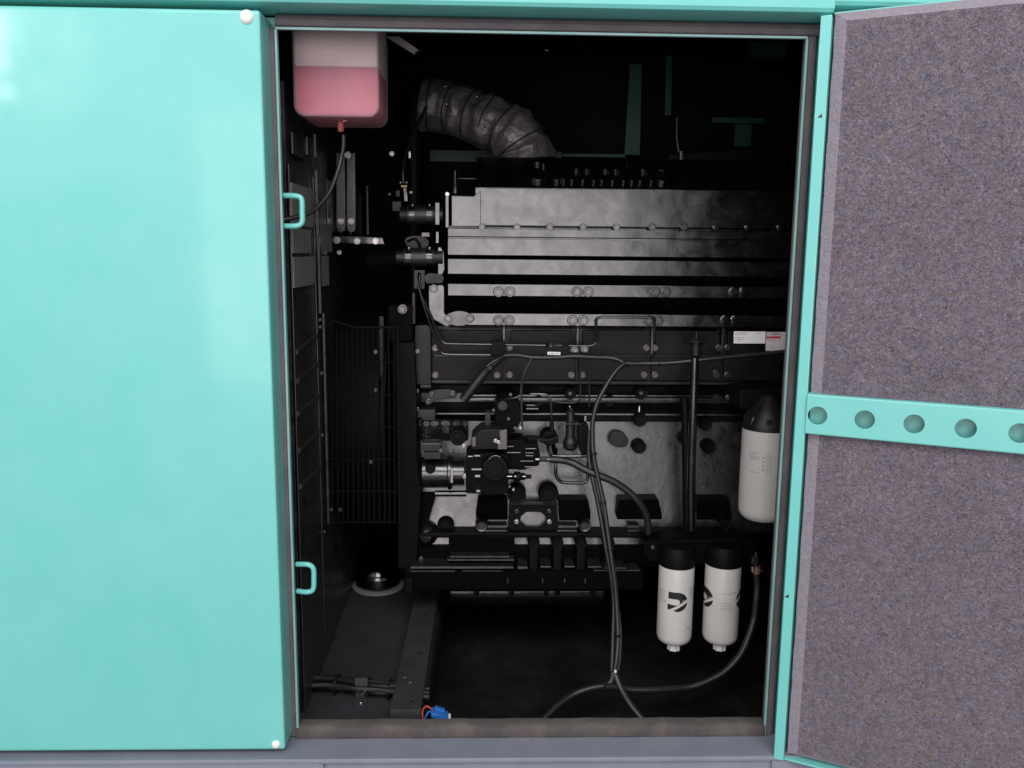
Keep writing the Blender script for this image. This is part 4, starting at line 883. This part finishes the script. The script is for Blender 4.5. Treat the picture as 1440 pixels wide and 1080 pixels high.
# ================================================================== EXHAUST
ex = thing('exhaust_pipe', 'exhaust pipe wrapped in silver grey quilted heat jacket bending down onto the engine', 'exhaust pipe', P(740, 228, 0.80))
pts = [P(*q) for q in ((596, 147, 0.88), (625, 151, 0.87), (655, 159, 0.85), (683, 169, 0.83), (708, 181, 0.81), (726, 196, 0.80), (736, 214, 0.80), (740, 240, 0.80))]
def wr(t):
    q = 34+7*max(0, t-0.55)/0.45
    return q*S(0.84)*(1+0.035*math.sin(t*31)+0.02*math.sin(t*77+1))
import mathutils.noise as mn
t = MB(); t.tube(pts, wr, n=40, sub=12)
t.v = [v+Vector((mn.noise(v*26), mn.noise(v*26+Vector((5, 0, 0))), mn.noise(v*26+Vector((0, 7, 0)))))*0.010 for v in t.v]
t.build('heat_jacket', WRAP, ex, angle=60)
def cr(i):          # point on the smooth path
    m = len(pts)-1; s_ = min(int(i*m), m-1); t_ = i*m-s_
    p0, p1, p2, p3 = pts[max(s_-1, 0)], pts[s_], pts[s_+1], pts[min(s_+2, m)]
    return 0.5*((2*p1)+(p2-p0)*t_+(2*p0-5*p1+4*p2-p3)*t_*t_+(3*p1-p0-3*p2+p3)*t_**3)
for i, sq in ((0.07, 0.0), (0.20, 0.05), (0.33, 0.0), (0.45, -0.1), (0.60, 0.15), (0.78, 0.1), (0.93, 0)):
    c = cr(i); d = (cr(min(i+0.02, 1))-cr(max(i-0.02, 0))).normalized(); d = (d+Vector((0, -sq, 0.15*sq))).normalized()
    u = d.orthogonal().normalized(); v = d.cross(u); rr = wr(i)*1.0+0.0015
    MB().tube([c+(u*math.cos(2*math.pi*q/28)+v*math.sin(2*math.pi*q/28))*rr*(1+0.012*math.sin(q*2.2+i*9)) for q in range(29)], 0.0024, n=6, sub=2).build('jacket_seam', SEAM, ex)
MB().ptube([(600, 183, 0.835), (630, 188, 0.82), (655, 197, 0.80), (678, 210, 0.77), (694, 224, 0.755)], 0.0028, n=6).build('jacket_seam', SEAM, ex)
for (x, y) in ((626, 121), (671, 136), (628, 146), (716, 158), (750, 194)):
    c = P(x, y, 0.765 if y > 130 else 0.80); MB().lathe([(0, -0.006), (0.003, -0.005), (0.0045, 0), (0.0045, 0.012), (0, 0.012)], c, 'Y', 10).build('lacing_stud', ZINC, ex)
# dark turbo region behind the cover
MB().lathe([(0, 0), (0.05, 0), (0.065, 0.02), (0.065, 0.05), (0.05, 0.06), (0.05, 0.12), (0, 0.12)], P(738, 250, 0.80), n=32).build('turbo_outlet', MATTE, eng)
tu = MB(); tu.ptube([(952, 165, 0.8), (952, 195, 0.8), (955, 215, 0.8)], 0.0025, n=8).build('oil_feed_pipe', DULLST, eng)
MB().pbox(956, 212, 960, 238, 0.7, 0.01).build('rocker_stud', DULLST, eng, 0.001); MB().ptube([(1020, 180, 0.9), (1013, 210, 0.88)], 0.003, n=8).build('oil_feed_pipe', MATTE, eng)
MB().pprism([(940, 215), (1060, 208), (1090, 235), (1085, 262), (940, 262)], 0.72, 0.2).build('rocker_cover', MATTE, eng, 0.01)

# ================================================================== RADIATOR SIDE (left)
rad = thing('radiator', 'black radiator with ribbed steel side plates and straps inside the doorway at left', 'radiator', (-0.62, 0.5, -0.02))
# core wall seen edge on: plates facing the engine (+x), stepping inwards with depth
xr_ = -0.494
MB().box((xr_-0.12, 0.085, -0.02), (xr_-0.004, 1.12, 1.30)).build('core', FINM, rad)
def sideplate(y0, y1, za, zb, x=xr_, t=0.004, m=FINM, name='side_plate', slope=0.0):
    """plate on the radiator's engine side between two depths; top edge may fall with depth"""
    q = [(x, y0, zb), (x, y1, zb), (x, y1, za-slope), (x, y0, za)]
    return MB().add(q+[(x+t, b_, c_) for a_, b_, c_ in q], [(0,1,2,3),(4,7,6,5),(0,4,5,1),(1,5,6,2),(2,6,7,3),(3,7,4,0)]).build(name, m, rad, 0.001)
def zx(px, py, Y): return P(px, py, Y).z
TOPZ = zx(430, 237, 0.16)
for (ya, yb, dz) in ((0.07, 0.285, 0.0), (0.30, 0.44, -0.004), (0.46, 0.62, 0.003), (0.64, 0.77, -0.003), (0.80, 1.05, 0.002)):
    sideplate(ya, yb, 1.02 if ya > 0.3 else -0.01, TOPZ+dz, xr_+0.002, 0.003)
sideplate(0.10, 0.285, zx(435, 224, 0.2), zx(435, 195, 0.2), xr_+0.003); sideplate(0.22, 0.27, zx(436, 219, 0.24), zx(436, 194, 0.24), xr_+0.007)
def ribs(y0, y1, za, zb, n, x=xr_+0.006):
    m = MB()
    for i in range(n):
        yy = y0+(y1-y0)*(i+0.5)/n; m.cyl((x, yy, zb), (x, yy, za), 0.0042, n=10)
    o = m.build('fin_ribs', RIBM, rad); o['kind'] = 'stuff'
for (ya, yb, p0, p1, n_) in ((0.07, 0.24, 322, 356, 13), (0.07, 0.27, 361, 402, 15), (0.33, 0.49, 315, 354, 11), (0.34, 0.44, 360, 402, 7), (0.07, 0.27, 262, 318, 15)):
    ym = (ya+yb)/2; px_ = 427 if ya < 0.2 else 461; ribs(ya, yb, zx(px_, p0, ym), zx(px_, p1, ym), n_)
for (x, y0, y1, Y) in ((444, 190, 222, 0.30), (446, 240, 330, 0.30), (449, 330, 440, 0.31), (456, 440, 735, 0.34), (484, 255, 325, 0.63), (497, 232, 325, 0.78), (517, 262, 330, 1.06)):
    a, b_ = P(x, y0, Y), P(x+(y1-y0)*0.02, y1, Y); MB().box((a.x-0.0025, Y-0.012, b_.z), (a.x+0.0025, Y, a.z)).build('edge_strip', DULLST if y1 < 440 else FINM, rad)
for xa in (473, 487.5):
    MB().pprism([(xa, 215), (xa+11.5, 215), (xa+12.5, 318), (xa+10, 325), (xa+6, 327), (xa+2, 325), (xa, 318)], 0.55, 0.006).build('strap', FINM, rad, 0.001)
    bolt(xa+6, 311, 5, 0.549, rad, BOLT_Z)
MB().pprism([(469, 332), (500, 332), (538, 334), (541, 344), (500, 343), (469, 342)], 0.53, 0.03).build('stay_bracket', BLACK, rad, 0.003)
for x, y, r_ in ((473, 337.5, 5.5), (502, 339, 5), (528, 339, 5), (477, 355, 3.5), (460, 432, 4), (489, 218, 5)): bolt(x, y, r_, 0.525 if y > 330 else 0.54, rad, BOLT_Z)
for x, y in ((404, 145), (450, 460), (452, 525), (453, 612), (466, 717), (456, 748), (450, 450)): bolt(x, y, 2.2, 0.3, rad, BOLT_D)
# ribs of the lower wall plates seen as slanted folds
for i, y in enumerate((480, 520, 565, 615, 665)):
    a = P(414, y+12, 0.12); b_ = P(446, y-8, 0.30); MB().tube([Vector((xr_+0.005, 0.08, a.z)), Vector((xr_+0.005, 0.28, b_.z))], 0.006, n=8).build('plate_fold', FINM, rad)
# ---- fan guard: cage of rods
fg = thing('fan_guard', 'black wire cage of upright rods guarding the fan left of the engine', 'fan guard', P(508, 735, 0.38))
for i in range(13):
    x = 466+i*7.3; MB().tube([P(x, 463, 0.36), P(x+2, 736, 0.36)], 0.0021, n=6, sub=1).build('rod', WIREM, fg)
for y in (510, 555.5, 601, 646, 691, 734): MB().tube([P(462, y, 0.363), P(556, y, 0.363)], 0.0018, n=6, sub=1).build('cross_wire', WIREM, fg)
MB().ptube([(459, 740, 0.36), (458, 600, 0.36), (457, 461, 0.36), (500, 461, 0.36), (551, 461, 0.36), (559, 468, 0.36), (561, 600, 0.36), (562, 740, 0.36)], 0.0032, n=8, sub=3).build('guard_frame', WIREM, fg)
for x, y in ((528, 495), (528, 549), (478, 717), (521, 650)): bolt(x, y, 3, 0.40, fg, BOLT_D)
MB().pbox(534, 445, 540, 556, 0.43, 0.01).build('guard_stay', SATIN, fg, 0.001)
fan = thing('cooling_fan', 'dark fan shroud barely seen behind the wire cage', 'fan shroud', P(500, 600, 0.6))
MB().lathe([(0.30, 0), (0.31, 0.02), (0.31, 0.16), (0.33, 0.17), (0.33, 0.18), (0.295, 0.18), (0.295, 0)], (-0.53, 0.72, 0.52), 'X', 48).build('shroud_ring', MATTE, fan)
for i in range(6):
    a = i*math.pi/3+0.3; cs, sn = math.cos(a), math.sin(a); c = Vector((-0.45, 0.72, 0.52)); q = []
    for (r_, w_, tw) in ((0.05, 0.03, 0.03), (0.27, 0.06, 0.015)):
        for s_ in (-1, 1): q.append(c+Vector((s_*tw, r_*cs-s_*w_*sn, r_*sn+s_*w_*cs)))
    MB().add([*q, *[v+Vector((0.004, 0, 0)) for v in q]], [(0,1,3,2),(4,6,7,5),(0,4,5,1),(1,5,7,3),(3,7,6,2),(2,6,4,0)]).build('blade', MATTE, fan)
MB().cyl((-0.47, 0.72, 0.52), (-0.3, 0.72, 0.52), 0.06, n=32).build('hub', MATTE, fan)
# ---- two coupling hoses with clamps between radiator pipe and engine
def coupling(label, x0, x1, yc, rp, Y, cl, parentm=BLACK):
    t = thing('coupling_hose', label, 'hose', P((x0+x1)/2, yc, Y), 'coupling hoses at the engine end')
    MB().cyl(P(x0, yc, Y), P(x1, yc, Y), rp*S(Y), n=32).build('rubber_sleeve', RUBBER, t, 0.002)
    for x in cl:
        MB().cyl(P(x-4.2, yc, Y), P(x+4.2, yc, Y), (rp+1.0)*S(Y), n=36).build('band_clamp', BLACK, t, 0.001)
        dome(x, yc-rp-0.5, 3.3, Y-0.012, t, 'clamp_screw')
    MB().cyl(P(x0-10, yc, Y), P(x0+2, yc, Y), (rp-3)*S(Y), n=24).build('pipe_end', SATIN, t); MB().cyl(P(x1-2, yc, Y), P(x1+12, yc, Y), (rp-2)*S(Y), n=24).build('pipe_end', SATIN, t)
coupling('upper short black coupling hose with two steel clamps left of the top cover', 573, 611, 302, 13, 0.47, (580, 604))
coupling('lower short black coupling hose with two clamps above the slotted bracket', 568, 611, 362, 12.5, 0.46, (575, 604))
MB().pprism(chaikin([(566, 335), (585, 330), (603, 334), (603, 350), (575, 352)], 1), 0.5, 0.03).build('thermostat_housing', SATIN, eng, 0.003)
MB().ptube([(572, 340, 0.49), (583, 336, 0.488), (590, 345, 0.488), (588, 352, 0.49)], 0.003, n=8).build('housing_web', MATTE, eng)
MB().pbox(593, 327, 604, 333, 0.48, 0.02).build('housing_lug', DULLST, eng, 0.001)
MB().cyl(P(520, 367, 0.52), P(572, 364, 0.48), 0.019, n=24).build('coolant_pipe', MATTE, eng)
# small valve and bypass tube
vt = thing('bypass_tube', 'thin dark tube with bright fittings and a yellow band curving down above the upper coupling', 'tube', P(568, 290, 0.5))
MB().ptube([(600, 150, 0.62), (590, 170, 0.6), (579, 193, 0.56), (570, 220, 0.52), (567, 240, 0.5), (567.5, 258, 0.5)], 0.0042, n=12).build('tube', RUBBER, vt)
for x in (563, 571.5): dome(x, 256.5, 3.3, 0.49, vt, 'fitting_screw')
MB().pbox(564, 260.5, 572, 263.2, 0.488, 0.016).build('yellow_band', YEL, vt); MB().pprism([(567, 264), (571.5, 264), (573.5, 283), (568.5, 283)], 0.49, 0.01).build('fitting_body', DULLST, vt, 0.001)
MB().pbox(551.5, 283, 564, 297, 0.5, 0.02).build('valve_block', SATIN, vt, 0.002); dome(547.5, 273, 2.9, 0.49, vt, 'fitting_screw'); MB().pbox(557, 268, 562, 276, 0.5, 0.01).build('valve_stub', SATIN, vt)
MB().pbox(574.5, 213, 577.5, 222, 0.55, 0.006).build('tube_clip', ZINC, vt); bolt(551, 216, 3.6, 0.56, vt, BOLT_Z); MB().pbox(576, 269, 580, 272, 0.5, 0.006).build('tube_clip', DULLST, vt)
MB().cyl(P(582, 130, 0.9), P(582, 420, 0.9), 0.03, n=20).build('coolant_riser', MATTE, eng)

# ================================================================== COOLANT TANK
def rbox(mb, x0, x1, y0, y1, z0, z1, r, nz=3):
    """tank body: upright outline with rounded lower corners, run back in depth, front edge softened"""
    def loop(ins, y):
        out = []
        for (cx, a0) in ((x1-r, -90), (x0+r, 180)):
            for i in range(9):
                t = R(a0+90*i/8); out.append(Vector((cx+(r-ins)*math.cos(t), y, z0+r+(r-ins)*math.sin(t))))
            if a0 == -90: out += [Vector((x1-ins, y, z1)), Vector((x0+ins, y, z1))]
        return out
    e = 0.004
    loops = [loop(e, y0), loop(e*0.3, y0+e*0.3), loop(0, y0+e), loop(0, y1-e), loop(e, y1)]
    n = len(loops[0]); vs = [v for l in loops for v in l]
    fs = [(j*n+i, j*n+(i+1) % n, (j+1)*n+(i+1) % n, (j+1)*n+i) for j in range(len(loops)-1) for i in range(n)]+[tuple(range(n))[::-1], tuple(range((len(loops)-1)*n, len(loops)*n))]
    return mb.add(vs, fs)
TY = 0.07; ta = P(411.5, 110, TY); tb_ = P(533, 110, TY); tz = P(470, 164.5, TY).z; tlv = P(470, 94, TY).z
tank = thing('coolant_tank', 'milky plastic tank part filled with pink coolant at top left of the doorway', 'tank', ((ta.x+tb_.x)/2, TY+0.08, tz))
rbox(MB(), ta.x, tb_.x, TY, TY+0.145, tz, tz+0.24, 0.022).build('tank_shell', TANKM, tank, angle=25)
rbox(MB(), ta.x+0.003, tb_.x-0.003, TY+0.003, TY+0.142, tz+0.003, tlv, 0.020).build('coolant', COOLM, tank, angle=25)
INNER = mat('frosted_inner_wall', (0.90, 0.80, 0.81), 0.5)
rbox(MB(), ta.x+0.003, tb_.x-0.003, TY+0.003, TY+0.142, tlv+0.0005, tz+0.237, 0.0045).build('inner_wall', INNER, tank, angle=25)
c = P(479, 172, TY+0.05)
MB().lathe([(0, 0.012), (0.004, 0.012), (0.004, 0.004), (0.012, 0.003), (0.012, 0.0), (0.006, -0.002), (0.006, -0.012), (0.0075, -0.014), (0.006, -0.030), (0, -0.030)], c+Vector((0, 0, 0.012)), n=18).build('outlet_spigot', PINKFIT, tank)
MB().lathe([(0, 0.02), (0.0022, 0.02), (0.0022, -0.006), (0, -0.006)], c+Vector((0, -0.009, 0.006)), n=8).cyl(c+Vector((-0.013, -0.006, 0.006)), c+Vector((-0.006, -0.006, 0.008)), 0.002).cyl(c+Vector((0.006, -0.006, 0.001)), c+Vector((0.013, -0.006, 0.003)), 0.002).build('spigot_clip', BRASS, tank)
soft('tank_hose', 'thin black hose hanging from the pink tank and curving left behind the latch keeper', 'hose',
     [(483, 190, TY+0.05), (483, 205, TY+0.05), (480, 222, TY+0.05), (474, 244, TY+0.04), (463, 271, TY+0.02), (449, 289, TY), (434, 300, TY-0.02), (414, 306, TY-0.04), (396, 309, TY-0.05), (380, 311, TY-0.06)], 0.0045, n=12, sub=10, rib=0.04)
o = MB().pprism([(541, 51), (561, 51), (592, 72), (583, 76.5)], 0.22, 0.006).build('tank_bracket', ALU, None, 0.001); tag(o, 'pale metal bracket strip slanting down right of the pink tank', 'bracket')
MB().pprism([(583, 73.5), (592, 69.5), (591.5, 74), (584, 77.5)], 0.213, 0.006).build('bracket_lip', MATTE, o)
MB().pprism([(534, 51), (541, 51), (545, 70), (545, 168), (538, 178), (535, 172)], 0.372, 0.006).build('tank_strap', ALU, tank)

# ================================================================== THINGS ON THE FLOOR
def onfloor(px, py, h=0.0):
    d = P(px, py, 1.0)-CAM; t = (-0.022+h-CAM.z)/d.z; return CAM+d*t
mt = thing('engine_mount', 'shiny dark metal cup on a pale rimmed disc left of the engine', 'mount', onfloor(532, 824))
c = onfloor(532, 826); k = 1.0
MB().lathe([(0, 0.004), (0.064, 0.004), (0.072, 0.002), (0.076, 0.004), (0.077, 0.010), (0.072, 0.012), (0.05, 0.012), (0, 0.012)], c, n=48).build('rim_disc', RIMM, mt)
CUP = mat('dark_chrome_cup', (0.10, 0.095, 0.09), 0.12, metal=1.0, rvar=(40, 0.06, 0.2))
MB().lathe([(0, 0.0122), (0.060, 0.0122), (0.066, 0.020), (0.066, 0.045), (0.060, 0.062), (0.045, 0.078), (0.030, 0.09), (0.022, 0.098), (0, 0.10)], c, n=48).build('cup', CUP, mt)
bolt(571, 768, 3, 0.5, eng, BOLT_D); bolt(592, 786, 3.5, 0.5, eng, BOLT_D)
MB().pbox(570, 800, 580, 832, 0.46, 0.1).build('pan_end', MATTE, eng, 0.002)
cb = thing('cable_bundle', 'bundle of black cables tied together lying across the floor at lower left', 'cables', onfloor(500, 975))
for j, (dz, dp) in enumerate(((0, 0), (0.012, -4), (0.004, 5), (0.016, 3), (0.008, -7))):
    pl = []
    for i, (x, y) in enumerate(((418, 966), (440, 960), (470, 961), (500, 965), (530, 968), (560, 970), (585, 976), (604, 981-j))):
        v = onfloor(x, y+dp+random.uniform(-2, 2), 0.012+dz); pl.append(v+Vector((0, 0, 0)))
    MB().tube(pl, 0.0074-0.0005*j, n=10).build('cable', RUBBER, cb)
for (x, y) in ((474, 962), (518, 966), (548, 969)):
    v = onfloor(x, y, 0.02); MB().tube([v+Vector((0.003*math.cos(a), 0.024*math.cos(a), 0.020*math.sin(a))) for a in [2*math.pi*i/14 for i in range(15)]], 0.0022, n=6, sub=2).build('cable_tie', SATIN, cb)
v = onfloor(517, 967, 0.045); MB().tube([v, v+Vector((-0.012, -0.004, -0.016))], 0.0016, n=6).build('tie_tail', DULLST, cb)
for dx in (0, 8): 
    v = onfloor(560+dx, 957+dx*0.9, 0.03); MB().tube([v, v+Vector((0.016, 0.006, 0.005))], 0.003, n=8).build('cable_end', DULLST, cb)
br = thing('floor_bracket', 'small dark bracket with one bolt on the floor in front of the cable bundle', 'bracket', onfloor(506, 992))
v = onfloor(506, 992); MB().box(v+Vector((-0.014, -0.012, 0)), v+Vector((0.014, 0.03, 0.004))).build('foot', FLOORM, br, 0.001); MB().box(v+Vector((-0.014, 0.026, 0.004)), v+Vector((0.014, 0.03, 0.05))).build('upright', FLOORM, br, 0.001)
o = link('bolt', BOLT_Z, v+Vector((0.002, 0.0, 0.004)), br); o.scale = (0.006,)*3; o.rotation_euler = (R(-90), 0, 0)
bp = thing('blue_connector', 'small blue plastic connector with a red wire lying by the sill', 'connector', onfloor(618, 1008))
v0 = onfloor(600, 1003, 0.03); v1 = onfloor(632, 1012, 0.015); d = (v1-v0); s_ = Vector((d.y, -d.x, 0)).normalized()*0.013
def slab(a, b_, s_, h, nm, m, par, bev=0.003):
    q = [a-s_, b_-s_, b_+s_, a+s_]; return MB().add(q+[x+Vector((0, 0, h)) for x in q], [(0,3,2,1),(4,5,6,7),(0,1,5,4),(1,2,6,5),(2,3,7,6),(3,0,4,7)]).build(nm, m, par, bev)
slab(v0+d*0.2, v0+d*0.95, s_, 0.012, 'housing', BLUE, bp); slab(v0+d*0.35+Vector((0, 0.004, 0.0125)), v0+d*0.8+Vector((0, 0.004, 0.0125)), s_*0.4, 0.006, 'latch', BLUE, bp, 0.001)
slab(v0+d*0.955, v0+d*1.06, s_*0.6, 0.010, 'plug_end', CAP, bp, 0.001)
MB().tube([v0+d*0.25+Vector((0, 0, 0.012)), v0+d*0.0+Vector((0, 0, 0.016)), v0-d*0.18+Vector((0, 0, 0.002)), v0-d*0.22+Vector((0.004, -0.01, -0.02))], 0.0018, n=8).build('red_wire', REDW, bp)
MB().tube([v0+d*0.25+s_*0.6+Vector((0, 0, 0.01)), v0+d*0.1+s_+Vector((0, 0, 0.012)), v0-d*0.1+s_+Vector((0, 0, -0.01))], 0.0018, n=8).build('blue_wire', BLUE, bp)
